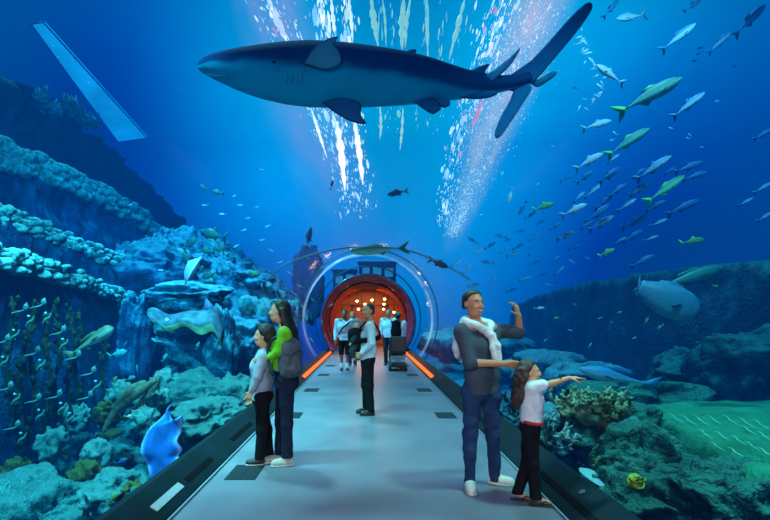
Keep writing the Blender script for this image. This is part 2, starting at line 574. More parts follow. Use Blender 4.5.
mx = N(nt, 'ShaderNodeMixShader'); L(ma.outputs[0], mx.inputs[0]); L(tr.outputs[0], mx.inputs[1]); L(gl.outputs[0], mx.inputs[2]); L(mx.outputs[0], out.inputs['Surface'])
ACRYLIC = m
seams = [-5.5, 15.4, 16.6, 20.5]
for i in range(3):
    pr = arch(R_T); ya, yb = seams[i] , seams[i + 1]
    ny = max(2, int((yb - ya) / 1.0)); vs = []; fs = []
    for j in range(ny + 1):
        for (x, z) in pr: vs.append((x, ya + (yb - ya) * j / ny, z))
    q = len(pr)
    for j in range(ny):
        for k in range(q - 1): fs.append((j * q + k, j * q + k + 1, (j + 1) * q + k + 1, (j + 1) * q + k))
    prop(link('window_%d' % (i + 1), mesh_np('acrylic', vs, fs), ACRYLIC), kind='structure')

# bonded seams: clear rims with their highlight painted as patchy glow, and one dark joint
def hoop(name, y, r, wy, wr, mat):
    pa = arch(r, 64); pb = arch(r - wr, 64); vs = []; fs = []
    for y_ in (y - wy / 2, y + wy / 2):
        for p in (pa, pb):
            vs += [(x, y_, z) for x, z in p]
    n = 65
    for k in range(64):
        for a, b in ((0, 1), (1, 3), (3, 2), (2, 0)):
            fs.append((a * n + k, a * n + k + 1, b * n + k + 1, b * n + k))
    return prop(link(name, mesh_np(name, vs, fs), mat), kind='structure')

SEAM_D = mat_plain('dark_joint', (0.01, 0.05, 0.10), 0.4, noise=0.2)
m, nt, out = nodes('glowing_seam'); L = nt.links.new
tr = N(nt, 'ShaderNodeBsdfTransparent'); pb = N(nt, 'ShaderNodeBsdfPrincipled'); setin(pb, Roughness=0.15); pb.inputs['Base Color'].default_value = (0.8, 0.85, 0.9, 1); pb.inputs['Emission Color'].default_value = (0.75, 0.72, 0.85, 1); pb.inputs['Emission Strength'].default_value = 0.15
nz = N(nt, 'ShaderNodeTexNoise'); setin(nz, Scale=2.3, Detail=5.0); mx = N(nt, 'ShaderNodeMixShader')
mr = N(nt, 'ShaderNodeMapRange'); setin(mr, From_Min=0.45, From_Max=0.66, To_Min=0.04, To_Max=0.7); L(nz.outputs['Fac'], mr.inputs['Value'])
L(mr.outputs[0], mx.inputs[0]); L(tr.outputs[0], mx.inputs[1]); L(pb.outputs[0], mx.inputs[2]); L(mx.outputs[0], out.inputs['Surface'])
SEAM_L = m
hoop('trim_3', 15.4, R_T - 0.005, 0.05, 0.03, SEAM_D)
hoop('trim_4', 16.6, R_T - 0.005, 0.22, 0.06, SEAM_L)
pa, pb_ = arch(R_T, 64), [(1.9 * math.cos(t), 1.36 + 1.9 * math.sin(t)) for t in np.linspace(A0, math.pi - A0, 65)]
prop(link('window_4', mesh_np('end_panel', [(x, 20.5, z) for x, z in pa + pb_], [(k, k + 1, 66 + k, 65 + k) for k in range(64)]), ACRYLIC), kind='structure')
hoop('trim_5', 20.45, R_T - 0.005, 0.10, 0.04, SEAM_D)

# ================================================================== walkway
m, nt, out = nodes('walkway_floor'); L = nt.links.new
b = N(nt, 'ShaderNodeBsdfPrincipled'); b.inputs['Specular IOR Level'].default_value = 0.45
tc = N(nt, 'ShaderNodeTexCoord'); nz = N(nt, 'ShaderNodeTexNoise'); setin(nz, Scale=1.3, Detail=7.0, Roughness=0.6); L(tc.outputs['Object'], nz.inputs['Vector'])
rp = N(nt, 'ShaderNodeValToRGB'); e = rp.color_ramp.elements; e[0].position = 0.3; e[0].color = (0.155, 0.14, 0.175, 1); e[1].position = 0.75; e[1].color = (0.245, 0.225, 0.275, 1)
L(nz.outputs['Fac'], rp.inputs['Fac']); L(rp.outputs[0], b.inputs['Base Color'])
n2 = N(nt, 'ShaderNodeTexNoise'); setin(n2, Scale=180.0, Detail=2.0); L(tc.outputs['Object'], n2.inputs['Vector'])
mr = N(nt, 'ShaderNodeMapRange'); setin(mr, To_Min=0.34, To_Max=0.55); L(nz.outputs['Fac'], mr.inputs['Value']); L(mr.outputs[0], b.inputs['Roughness'])
bp = N(nt, 'ShaderNodeBump'); setin(bp, Strength=0.08, Distance=0.01); L(n2.outputs['Fac'], bp.inputs['Height']); L(bp.outputs[0], b.inputs['Normal']); L(b.outputs[0], out.inputs['Surface'])
bm = bmesh.new(); bm_box(bm, (0, (Y_BACK - 5.4) / 2, -0.1), (2.95, Y_BACK + 5.4, 0.2))
prop(from_bm('floor', bm, m), kind='structure')

# kerbs: sloped sill from the floor to the foot of the acrylic, with a recessed slot channel and a pale nosing
KERB = mat_plain('teal_kerb', (0.002, 0.014, 0.020), 0.65, noise=0.25, nscale=3, spec=0.12)
NOSE = mat_plain('pale_nosing', (0.22, 0.34, 0.40), 0.35, noise=0.15)
BLACK = mat_plain('black_rubber', (0.002, 0.0025, 0.003), 0.7, noise=0.3, spec=0.1)
IX = 1.475
for sgn, nm in ((-1, 'left'), (1, 'right')):
    vs = []; fs = []
    pts = [(IX, -0.19), (IX, 0.035), (IX + 0.02, 0.05), (KX - 0.03, KZ - 0.005), (KX + 0.02, KZ - 0.005), (KX + 0.02, -0.19)]
    n = len(pts)
    for y in (-5.4, Y_END):
        vs += [(sgn * x, y, z) for x, z in pts]
    for k in range(n):
        j = (k + 1) % n; fs.append((k, j, n + j, n + k))
    fs += [tuple(range(n)), tuple(range(n, 2 * n))[::-1]]
    bm = bmesh.new(); me = mesh_np('kerb', vs, fs, smooth=False); bm.from_mesh(me)
    prop(from_bm('baseboard_' + nm, bm, KERB), kind='structure')
    bm = bmesh.new(); bm_box(bm, (sgn * (IX - 0.008), (Y_END - 5.4) / 2, 0.012), (0.014, Y_END + 5.4, 0.022))
    prop(from_bm('trim_%d' % (1 if sgn < 0 else 2), bm, NOSE), kind='structure')

def on_kerb(sgn, t, y, lift=0.0):
    """point on the sloped face, t from the floor side (0) to the acrylic (1)"""
    x = IX + 0.02 + t * (KX - 0.05 - IX); z = 0.05 + t * (KZ - 0.055)
    nx, nz = -(KZ - 0.055), (KX - 0.05 - IX); l = math.hypot(nx, nz)
    return V(sgn * (x + nx / l * lift), y, z + nz / l * lift)

def kerb_strip(name, sgn, t0, t1, y0, y1, lift, mat, parent=None):
    a, b_ = on_kerb(sgn, t0, 0), on_kerb(sgn, t1, 0)
    vs = []
    for li in (-0.004, lift):
        for (t, y) in ((t0, y0), (t1, y0), (t1, y1), (t0, y1)): vs.append(on_kerb(sgn, t, y, li))
    fs = [(0, 1, 2, 3), (4, 5, 6, 7), (0, 1, 5, 4), (1, 2, 6, 5), (2, 3, 7, 6), (3, 0, 4, 7)]
    bm = bmesh.new(); bm.from_mesh(mesh_np(name, vs, fs, smooth=False))
    return from_bm(name, bm, mat, parent)

GREY = mat_plain('white_label', (0.36, 0.38, 0.40), 0.4, noise=0.12, nscale=60)
k_ = kerb_strip('kerb_plate', -1, 0.22, 0.46, 3.66, 4.2, 0.006, GREY)
prop(k_, 'pale grey rectangular plate set on the left kerb near the front', 'plate')
slots = [(-1, 4.32, 5.0, 'black slot in the left kerb beside the pale plate'), (-1, 5.75, 6.7, 'black slot in the left kerb near the boy\'s feet'),
         (1, 3.45, 4.55, 'long black slot in the right kerb beside the girl\'s sandals'), (1, 6.0, 7.2, 'black slot in the right kerb behind the man in jeans')]
for sgn, y0, y1, lab in slots:
    prop(kerb_strip('kerb_slot', sgn, 0.22, 0.42, y0, y1, 0.005, BLACK), lab, 'slot', 'slots in the kerbs')
bm = bmesh.new(); q = on_kerb(1, 0.72, 3.86, 0); q2 = on_kerb(1, 0.72, 3.86, 0.008)
bm_cyl(bm, q, q2, 0.026, seg=18); bm_cyl(bm, q2, q2 + (q2 - q) * 0.5, 0.012, seg=6)
prop(from_bm('kerb_bolt', bm, mat_plain('steel_bolt', (0.10, 0.17, 0.2), 0.35, 0.7)), 'round steel bolt head on the right kerb in front of the sand patch', 'bolt')

# orange strip lights along the far kerbs
OR = mat_emit('orange_glow', (1.0, 0.11, 0.02), 2.6)
for sgn, nm in ((-1, 'left'), (1, 'right')):
    t = thing('strip_light', 'orange glowing strip light along the far end of the %s kerb' % nm, 'light', on_kerb(sgn, 0.3, 17, 0))
    for (y0, y1) in ((12.0, 16.5), (16.6, 21.4)):
        o = kerb_strip('diffuser', sgn, 0.06, 0.40, y0, y1, 0.012, OR); o.parent = t; o.matrix_parent_inverse = Matrix.Translation(-Vector(t.location))
        o = kerb_strip('holder', sgn, 0.40, 0.46, y0, y1, 0.014, KERB); o.parent = t; o.matrix_parent_inverse = Matrix.Translation(-Vector(t.location))

# floor hatches
HATCH = mat_plain('dark_hatch', (0.010, 0.016, 0.020), 0.55, noise=0.25, nscale=20, spec=0.3)
def hatch(x, y, lab, sx=0.29, sy=0.46):
    t = thing('floor_hatch', lab, 'hatch', (x, y, 0.0), 'dark hatches in the walkway')
    for s in (-1, 1):
        bm = bmesh.new(); bm_box(bm, (s * sx * 0.252, 0, 0.003), (sx * 0.49, sy, 0.006))
        from_bm('panel', bm, HATCH, t)
hatch(-1.19, 4.86, 'dark two-panel floor hatch in front of the woman and boy')
hatch(-1.17, 7.7, 'dark floor hatch behind the woman\'s legs beside the left kerb')
hatch(1.19, 7.7, 'dark floor hatch behind the man in jeans beside the right kerb')
for sgn, nm in ((-1, 'left'), (1, 'right')):
    for y, wd in ((10.4, 'nearest'), (13.2, 'middle'), (15.7, 'farthest')):
        if sgn < 0 and y < 11: wd = 'nearest'
        hatch(sgn * 1.17, y, 'small dark floor hatch by the %s kerb, %s of the three in the distance' % (nm, wd))

# ================================================================== orange corridor at the far end
m, nt, out = nodes('red_lit_lining'); L = nt.links.new
b = N(nt, 'ShaderNodeBsdfPrincipled'); setin(b, Roughness=0.3)
tc = N(nt, 'ShaderNodeTexCoord'); wv = N(nt, 'ShaderNodeTexWave', bands_direction='Y'); setin(wv, Scale=0.9, Distortion=0.4); L(tc.outputs['Object'], wv.inputs['Vector'])
rp = N(nt, 'ShaderNodeValToRGB'); e = rp.color_ramp.elements; e[0].color = (0.10, 0.02, 0.012, 1); e[1].color = (0.55, 0.12, 0.05, 1); L(wv.outputs['Fac'], rp.inputs['Fac']); L(rp.outputs[0], b.inputs['Base Color']); L(b.outputs[0], out.inputs['Surface'])
LINING = m
RC = 1.72
pr = [(RC * math.cos(a), 1.35 + RC * math.sin(a)) for a in np.linspace(-0.8, math.pi + 0.8, 49)]
vs = []; fs = []
for y in np.linspace(22.5, Y_BACK, 9):
    vs += [(x, y, z) for x, z in pr]
q = len(pr)
for j in range(8):
    for k in range(q - 1): fs.append((j * q + k, j * q + k + 1, (j + 1) * q + k + 1, (j + 1) * q + k))
prop(link('ceiling', mesh_np('corridor_lining', vs, fs), LINING), kind='structure')
# flared, glossy mouth between the acrylic and the corridor
vs = []; fs = []; NA = 64
for y, r, zc in ((20.55, 1.98, 1.36), (20.5, 1.90, 1.36), (20.6, 1.86, 1.36), (21.5, 1.82, 1.36), (21.52, 1.78, 1.36), (22.5, 1.76, 1.36), (22.6, RC, 1.35)):
    a0 = -0.72
    vs += [(r * math.cos(t), y, zc + r * math.sin(t)) for t in np.linspace(a0, math.pi - a0, NA + 1)]
for j in range(6):
    for k in range(NA): fs.append((j * 65 + k, j * 65 + k + 1, (j + 1) * 65 + k + 1, (j + 1) * 65 + k))
prop(link('wall_portal', mesh_np('portal', vs, fs), mat_plain('portal_plum', (0.06, 0.035, 0.09), 0.16, noise=0.5, nscale=2.5, spec=0.8)), kind='structure')
for i, y in enumerate((22.6, 24.0, 25.4)):
    vs = []; fs = []
    for r in (RC - 0.01, RC - 0.09):
        for dy in (-0.06, 0.06):
            vs += [(r * math.cos(a), y + dy, 1.35 + r * math.sin(a)) for a in np.linspace(-0.8, math.pi + 0.8, 49)]
    for k in range(48):
        for a, b_ in ((0, 2), (2, 3), (3, 1)): fs.append((a * 49 + k, a * 49 + k + 1, b_ * 49 + k + 1, b_ * 49 + k))
    prop(link('trim_%d' % (7 + i), mesh_np('corridor_rib', vs, fs), mat_plain('rib_red', (0.30, 0.05, 0.02), 0.3)), kind='structure')
# end wall of amber panels with a double door
m, nt, out = nodes('amber_panels'); L = nt.links.new
b = N(nt, 'ShaderNodeBsdfPrincipled'); setin(b, Roughness=0.4)
tc = N(nt, 'ShaderNodeTexCoord'); br = N(nt, 'ShaderNodeTexBrick'); setin(br, Scale=1.0); br.inputs['Color1'].default_value = (0.45, 0.16, 0.04, 1); br.inputs['Color2'].default_value = (0.34, 0.11, 0.025, 1); br.inputs['Mortar'].default_value = (0.18, 0.05, 0.015, 1)
br.inputs['Brick Width'].default_value = 0.7; br.inputs['Row Height'].default_value = 1.1; br.inputs['Mortar Size'].default_value = 0.03
sx = N(nt, 'ShaderNodeSeparateXYZ'); cx = N(nt, 'ShaderNodeCombineXYZ'); L(tc.outputs['Object'], sx.inputs[0]); L(sx.outputs['X'], cx.inputs['X']); L(sx.outputs['Z'], cx.inputs['Y']); L(cx.outputs[0], br.inputs['Vector'])
L(br.outputs['Color'], b.inputs['Base Color']); L(b.outputs[0], out.inputs['Surface'])
bm = bmesh.new(); bm_box(bm, (0, Y_BACK + 0.05, 1.4), (3.7, 0.1, 3.6)); prop(from_bm('wall_back', bm, m), kind='structure')
d = bpy.data.objects.new('door_1', None); C.objects.link(d); d.location = (0.1, Y_BACK - 0.03, 0); prop(d, kind='structure')
DOOR = mat_plain('amber_door', (0.30, 0.09, 0.03), 0.35, noise=0.2)
for s in (-1, 1):
    bm = bmesh.new(); bm_box(bm, (s * 0.46, 0, 1.05), (0.9, 0.05, 2.1)); lf = from_bm('door_leaf', bm, DOOR, d, bevel=0.01)
    bm = bmesh.new(); bm_box(bm, (s * 0.10, -0.05, 1.05), (0.03, 0.03, 0.4)); from_bm('handle', bm, mat_plain('brass', (0.6, 0.4, 0.15), 0.3, 1.0), lf)
bm = bmesh.new()
for s in (-1, 1): bm_box(bm, (s * 0.96, 0, 1.1), (0.1, 0.1, 2.2))
bm_box(bm, (0, 0, 2.16), (2.02, 0.1, 0.12)); from_bm('door_frame', bm, mat_plain('door_trim', (0.12, 0.04, 0.02), 0.4), d)
# pendant lamps in the corridor
WARM = mat_emit('warm_bulb', (1.0, 0.50, 0.16), 26.0)
SHADE = mat_plain('lamp_cup', (0.05, 0.03, 0.02), 0.4, 0.6)
lamps = [(357, 301, 22.8), (358.5, 309, 24.2), (384.5, 299, 22.8), (384, 304, 24.0), (383.5, 309, 25.4), (394, 312, 24.6), (365, 304, 25.0), (372, 300, 23.2)]
wh = ['upper left', 'lower left', 'upper middle', 'centre', 'lower middle', 'rightmost', 'second row left', 'highest central']
for (px, py, dd), ww in zip(lamps, wh):
    p = P(px, py, dd)
    t = thing('pendant_lamp', 'small warm pendant lamp in the orange corridor, %s of the cluster' % ww, 'lamp', p, 'pendant lamps in the orange corridor')
    bm = bmesh.new(); bmesh.ops.create_icosphere(bm, subdivisions=2, radius=0.055); from_bm('bulb', bm, WARM, t, smooth=True)
    bm = bmesh.new(); bm_cyl(bm, (0, 0, 0.03), (0, 0, 0.11), 0.075, 0.03, 16); from_bm('lamp_cup', bm, SHADE, t, smooth=True)
    top = 1.35 + math.sqrt(max(0.01, RC ** 2 - p[0] ** 2)) - p[2]
    bm = bmesh.new(); bm_cyl(bm, (0, 0, 0.1), (0, 0, top), 0.008, seg=6); from_bm('cord', bm, SHADE, t)
for y in (21.6, 23.4, 25.4):
    area('corridor_glow', (0.05, y, 2.93), (0.05, y, 0), 1.1, 60, (1.0, 0.36, 0.09), 0.8)
# boxes with glowing panes imitating a reflection of the tank's viewing windows
GAL = mat_plain('reflection_blue', (0.012, 0.05, 0.16), 0.5, noise=0.3, nscale=4)
GALW = mat_emit('reflection_pane', (0.10, 0.42, 0.80), 0.55)
def gallery_reflection(px0, px1, py0, py1, d, lab, cells):
    a = P(px0, py0, d); b_ = P(px1, py1, d)
    cxm = (a[0] + b_[0]) / 2; t = thing('mirrored_windows', lab, 'gallery_reflection', (cxm, d, b_[2]), 'reflected viewing windows beyond the corridor')
    wd = b_[0] - a[0]; ht = a[2] - b_[2]
    bm = bmesh.new(); bm_box(bm, (0, 0.6, ht / 2), (wd, 1.2, ht)); bm_box(bm, (0, 0.6, ht + 0.05), (wd + 0.2, 1.3, 0.1)); from_bm('wall', bm, GAL, t)
    for (u0, u1, v0, v1) in cells:
        bm = bmesh.new(); bm_box(bm, ((u0 + u1 - 1) / 2 * wd, -0.02, (v0 + v1) / 2 * ht), ((u1 - u0) * wd, 0.05, (v1 - v0) * ht)); f = from_bm('window', bm, SEAM_D, t)
        bm = bmesh.new(); bm_box(bm, ((u0 + u1 - 1) / 2 * wd, -0.05, (v0 + v1) / 2 * ht), ((u1 - u0) * wd * 0.9, 0.02, (v1 - v0) * ht * 0.85)); from_bm('pane', bm, GALW, f)
gallery_reflection(333, 356, 271, 300, 30, 'dark blue boxy window reflection left of the tunnel axis above the orange corridor', [(0.1, 0.45, 0.55, 0.85), (0.55, 0.9, 0.6, 0.9)])
gallery_reflection(359, 396, 263, 300, 32, 'taller dark blue window reflection with pale panes above the orange corridor', [(0.08, 0.3, 0.62, 0.9), (0.36, 0.62, 0.5, 0.92), (0.68, 0.93, 0.6, 0.88)])
# ================================================================== reef materials
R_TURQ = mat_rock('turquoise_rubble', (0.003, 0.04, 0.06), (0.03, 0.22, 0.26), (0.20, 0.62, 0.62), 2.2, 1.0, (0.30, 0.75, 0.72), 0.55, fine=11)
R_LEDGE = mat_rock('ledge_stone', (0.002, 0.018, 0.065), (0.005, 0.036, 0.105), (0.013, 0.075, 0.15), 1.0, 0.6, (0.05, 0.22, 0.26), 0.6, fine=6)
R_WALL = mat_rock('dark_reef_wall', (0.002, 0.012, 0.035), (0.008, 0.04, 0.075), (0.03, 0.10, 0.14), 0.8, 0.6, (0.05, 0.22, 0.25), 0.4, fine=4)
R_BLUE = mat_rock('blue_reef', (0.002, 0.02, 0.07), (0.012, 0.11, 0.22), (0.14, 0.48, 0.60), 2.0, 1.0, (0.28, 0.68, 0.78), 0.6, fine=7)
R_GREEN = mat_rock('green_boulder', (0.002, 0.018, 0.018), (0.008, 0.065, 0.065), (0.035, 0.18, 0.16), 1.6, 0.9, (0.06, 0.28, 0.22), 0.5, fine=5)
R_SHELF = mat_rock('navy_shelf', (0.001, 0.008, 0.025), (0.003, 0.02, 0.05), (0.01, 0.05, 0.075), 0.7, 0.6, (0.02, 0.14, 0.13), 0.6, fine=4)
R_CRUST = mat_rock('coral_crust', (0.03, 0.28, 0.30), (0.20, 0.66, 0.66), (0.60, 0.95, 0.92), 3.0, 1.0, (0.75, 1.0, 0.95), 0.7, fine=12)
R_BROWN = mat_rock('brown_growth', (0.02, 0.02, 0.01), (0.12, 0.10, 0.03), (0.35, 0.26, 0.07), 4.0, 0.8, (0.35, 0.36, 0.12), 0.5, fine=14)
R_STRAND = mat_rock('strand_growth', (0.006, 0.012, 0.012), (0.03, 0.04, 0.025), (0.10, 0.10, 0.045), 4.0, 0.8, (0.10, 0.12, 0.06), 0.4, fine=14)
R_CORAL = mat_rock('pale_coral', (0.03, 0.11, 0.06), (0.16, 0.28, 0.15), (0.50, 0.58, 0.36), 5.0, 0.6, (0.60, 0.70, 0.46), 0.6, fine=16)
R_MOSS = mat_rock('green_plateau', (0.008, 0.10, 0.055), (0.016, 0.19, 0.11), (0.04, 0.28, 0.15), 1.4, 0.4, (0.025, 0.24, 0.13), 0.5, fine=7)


def heightfield(name, mat, xs, ys, zf, label, cat, kind=None):
    X, Y = np.meshgrid(xs, ys, indexing='ij')
    Z = zf(X, Y)
    p3 = np.stack([X, Y, Z], -1)
    # sideways jitter gives overhangs and broken rock
    j = fbm(p3 * 0.9, 4, 5)[..., None] * V(0.35, 0.35, 0.0)
    p3 = p3 + j
    nx, ny = X.shape
    idx = np.arange(nx * ny).reshape(nx, ny)
    q = np.stack([idx[:-1, :-1], idx[1:, :-1], idx[1:, 1:], idx[:-1, 1:]], -1).reshape(-1, 4)
    o = link(name, mesh_np(name, p3.reshape(-1, 3), q), mat)
    return prop(o, label, cat, None, kind)


def left_bed(X, Y):
    a = -X
    p3 = np.stack([X, Y, 0 * X], -1)
    n = fbm(p3 * 0.45, 5, 3, True) * 0.55 + fbm(p3 * 1.7, 4, 9) * 0.30 + fbm(p3 * 4.5, 3, 19, True) * 0.16
    base = -1.75 + 0.06 * (a - 2.2) * 1.5 + 0.75 * n
    rise = sstep(11.0, 19.0, Y) * (0.74 * np.clip(a, 0, 6.6) - 0.9 + 1.75 - 0.5 * np.clip(a - 7.5, 0, 8)) * 1.0
    strata = 0.25 * np.sin((a * 0.9 + Y * 0.45) * 2.2 + 2.5 * fbm(p3 * 0.3, 3, 8))
    z = base + rise + strata * sstep(9, 15, Y) + 0.5 * n * sstep(11, 17, Y)
    return np.where(a < 2.6, np.minimum(z, 1.2), z)


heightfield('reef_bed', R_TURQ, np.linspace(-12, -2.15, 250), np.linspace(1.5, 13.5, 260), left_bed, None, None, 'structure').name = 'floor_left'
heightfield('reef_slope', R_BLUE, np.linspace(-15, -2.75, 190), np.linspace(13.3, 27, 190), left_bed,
            'blue layered coral slope climbing the left side beyond the woman and boy', 'reef')


def right_bed(X, Y):
    p3 = np.stack([X, Y, 0 * X], -1)
    n = fbm(p3 * 0.55, 5, 31, True) * 0.6 + fbm(p3 * 2.2, 4, 29) * 0.22 + fbm(p3 * 5, 3, 23, True) * 0.07
    return -1.35 + 0.02 * X + 0.8 * n + 0.1 * sstep(9, 20, Y) * X


heightfield('floor_right', R_BLUE, np.linspace(2.15, 14, 170), np.linspace(1.5, 27, 270), right_bed, None, None, 'structure')


def ledge(label, pts, drop, back, mat, seed, crust=0.16, name='rock_ledge', rough=0.22, flip=1, crust_mat=None, nl=110):
    """terrace running away from the viewer: top edge along pts, a dark face below it, a top reaching back from it"""
    e = spline(pts, nl)
    prof = []
    for t in np.linspace(0, 1, 18): prof.append((0.25 * t * drop * 0.3, -drop * (1 - t)))
    for t in np.linspace(0, 1, 12)[1:]: prof.append((drop * 0.075 + back * t, 0.10 * math.sin(t * 3)))
    prof = np.array(prof); n = len(prof)
    vs = []
    for i, p in enumerate(e):
        tt = e[min(i + 1, nl - 1)] - e[max(i - 1, 0)]; side = unit(V(-tt[1], tt[0], 0)) * flip
        for (o, z) in prof: vs.append(p + side * o + V(0, 0, z))
    vs = np.array(vs)
    dsp = fbm(vs * 0.8, 5, seed, True) * rough * 1.6 + fbm(vs * 3.1, 4, seed + 3) * rough * 0.6
    vs[:, 0] += dsp; vs[:, 2] += 0.8 * fbm(vs * 1.3, 4, seed + 7) * rough
    fs = [(i * n + k, i * n + k + 1, (i + 1) * n + k + 1, (i + 1) * n + k) for i in range(nl - 1) for k in range(n - 1)]
    c0 = e[0]
    t = thing(name, label, 'ledge', c0)
    link('stone', mesh_np('ledge', vs - c0, fs), mat, t)
    if crust:
        parts = []
        rs = np.random.RandomState(seed)
        for i in range(int(nl * 6)):
            p = e[rs.randint(nl)] + V(0, 0, rs.uniform(-2.6, 0.9) * crust); side = -flip
            r = crust * rs.uniform(0.35, 0.95)
            parts.append(lump(p - c0 + V(-side * -rs.uniform(-0.02, 0.28), rs.uniform(-.2, .2), 0), V(r, r * 1.6, r * 0.8), rs.randint(999)))
        v_, f_, _ = merge(parts)
        link('coral_crust', mesh_np('crust', v_, f_), crust_mat or R_CRUST, t)['kind'] = 'stuff'
    return t


_ico = {}
def ico(sub):
    if sub not in _ico:
        bm = bmesh.new(); bmesh.ops.create_icosphere(bm, subdivisions=sub, radius=1.0)
        bm.verts.ensure_lookup_table()
        _ico[sub] = (np.array([v.co[:] for v in bm.verts]), [tuple(v.index for v in f.verts) for f in bm.faces]); bm.free()
    return _ico[sub]


def lump(c, r, seed, sub=2, amp=0.45, fr=1.7):
    v, f = ico(sub)
    d = 1 + amp * fbm(v * fr + seed * 3.7, 3, seed, True)
    return (v * d[:, None] * np.asarray(r) + np.asarray(c)), f


def boulder(name, label, cat, c, r, mat, seed, sub=5, amp=0.5, fr=1.1, group=None, flat=0.0, fine=0.12):
    v, f = ico(sub)
    d = 1 + amp * fbm(v * fr + seed * 3.7, 5, seed, True) + fine * fbm(v * fr * 6, 3, seed + 5, True)
    vs = v * d[:, None] * np.asarray(r) * 0.8
    if flat: vs[:, 2] = np.where(vs[:, 2] > flat, flat + (vs[:, 2] - flat) * 0.2, vs[:, 2])
    o = link(name, mesh_np(name, vs, f), mat, None, c)
    return prop(o, label, cat, group)


# ---------------- left terraces, nearest first
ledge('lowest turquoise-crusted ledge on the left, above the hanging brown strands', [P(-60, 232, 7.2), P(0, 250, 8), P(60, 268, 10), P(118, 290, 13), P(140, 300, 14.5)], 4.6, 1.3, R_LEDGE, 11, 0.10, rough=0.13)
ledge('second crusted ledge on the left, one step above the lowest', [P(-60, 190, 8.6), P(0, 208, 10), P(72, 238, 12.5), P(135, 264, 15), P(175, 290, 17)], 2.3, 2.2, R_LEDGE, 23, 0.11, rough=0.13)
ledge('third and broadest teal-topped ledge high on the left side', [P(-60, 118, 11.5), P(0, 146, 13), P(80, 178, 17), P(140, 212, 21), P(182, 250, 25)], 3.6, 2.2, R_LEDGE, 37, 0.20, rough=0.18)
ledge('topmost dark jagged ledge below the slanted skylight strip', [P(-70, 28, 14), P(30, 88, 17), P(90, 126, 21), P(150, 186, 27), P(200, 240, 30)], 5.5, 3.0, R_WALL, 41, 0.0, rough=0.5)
# pale coral tufts along the topmost ledge
for i, (px, py, d) in enumerate([(40, 100, 17.5), (47, 107, 17.8), (54, 113, 18), (72, 108, 19), (78, 114, 19.3), (84, 120, 19.6), (91, 126, 20)]):
    parts = []
    rs = np.random.RandomState(50 + i)
    for k in range(16):
        a = V(rs.uniform(-.25, .25), rs.uniform(-.2, .2), 0); b_ = a + V(rs.uniform(-.2, .2) - 0.1, rs.uniform(-.2, .2), rs.uniform(.2, .75))
        parts.append(tube([a, (a + b_) / 2 + rs.uniform(-.06, .06, 3), b_], [0.07, 0.05, 0.02], 6))
    v_, f_, _ = merge(parts)
    prop(link('coral_tuft', mesh_np('tuft', v_, f_), R_CRUST, None, P(px, py + 3, d)),
         'pale finger coral tuft on the topmost left ledge, %s from its upper end' % ['first', 'second', 'third', 'fourth', 'fifth', 'sixth', 'last'][i], 'coral', 'finger coral along the topmost ledge')

# arched rock with a hollow, and the mounds around it
boulder('reef_boulder', 'round coral-covered boulder over the dark hollow on the left', 'rock', P(190, 297, 13.2), V(1.15, 1.0, 0.42), R_BLUE, 3, amp=0.5)
boulder('reef_boulder', 'dark net-textured boulder between the second ledge and the round boulder', 'rock', P(155, 280, 15.2), V(1.3, 1.2, 1.1), R_LEDGE, 6, amp=0.5)
boulder('reef_boulder', 'sloping turquoise boulder under the dark hollow on the left', 'rock', P(192, 402, 10.6), V(0.95, 1.2, 0.6), R_TURQ, 9, amp=0.6)
boulder('reef_boulder', 'tall textured rock pillar right of the dark hollow', 'rock', P(222, 362, 12.3), V(0.38, 0.6, 1.3), R_BLUE, 14, amp=0.55)
boulder('reef_boulder', 'dark rock pillar with brown growth left of the dark hollow', 'rock', P(136, 350, 12.2), V(0.36, 0.6, 1.35), R_LEDGE, 17, amp=0.5)
boulder('reef_boulder', 'dark blue recess wall behind the hollow on the left', 'rock', P(180, 350, 15.0), V(2.0, 0.7, 2.4), R_WALL, 19, sub=4, amp=0.25)
boulder('reef_boulder', 'pale blue rock heap behind the boy at the glass', 'rock', P(245, 345, 14.5), V(0.8, 0.9, 0.7), R_BLUE, 21, amp=0.6)
boulder('reef_boulder', 'large turquoise boulder at the bottom left corner of the tank', 'rock', P(65, 508, 7.0), V(0.65, 0.7, 0.32), R_TURQ, 27, amp=0.55)
boulder('reef_boulder', 'turquoise boulder at the far lower left beside the yellow growth', 'rock', P(15, 520, 6.6), V(0.75, 0.8, 0.6), R_TURQ, 28, amp=0.55)
boulder('reef_boulder', 'turquoise boulder against the glass left of the blue ray', 'rock', P(122, 492, 6.6), V(0.4, 0.6, 0.30), R_TURQ, 29, amp=0.55)
boulder('reef_boulder', 'turquoise mound above the blue ray by the left glass', 'rock', P(208, 418, 8.2), V(0.5, 0.8, 0.30), R_TURQ, 35, amp=0.65)
boulder('reef_boulder', 'turquoise coral mound beside the boy\'s elbow', 'rock', P(232, 402, 9.6), V(0.5, 0.8, 0.5), R_TURQ, 36, amp=0.65)
boulder('rock_stack', 'far dark rock stack below the upright dark fish', 'rock', P(308, 285, 25), V(0.85, 0.9, 1.9), mat_plain('far_rock', (0.01, 0.06, 0.16), 0.9, noise=0.4, nscale=2, bump=0.6), 44, sub=4)
for i, (px, py, d, r) in enumerate([(455, 345, 20, 1.1), (500, 352, 17, 1.0), (545, 372, 13, 0.9), (585, 385, 11, 0.8)]):
    boulder('reef_mound', 'blue reef mound low on the right, %s' % ['farthest along the tunnel', 'behind the man in jeans', 'behind the girl\'s outstretched arm', 'under the small shark'][i], 'rock',
            P(px, py, d), V(r * 1.2, r * 1.2, r * 0.6), R_BLUE, 61 + i, sub=4, amp=0.6)

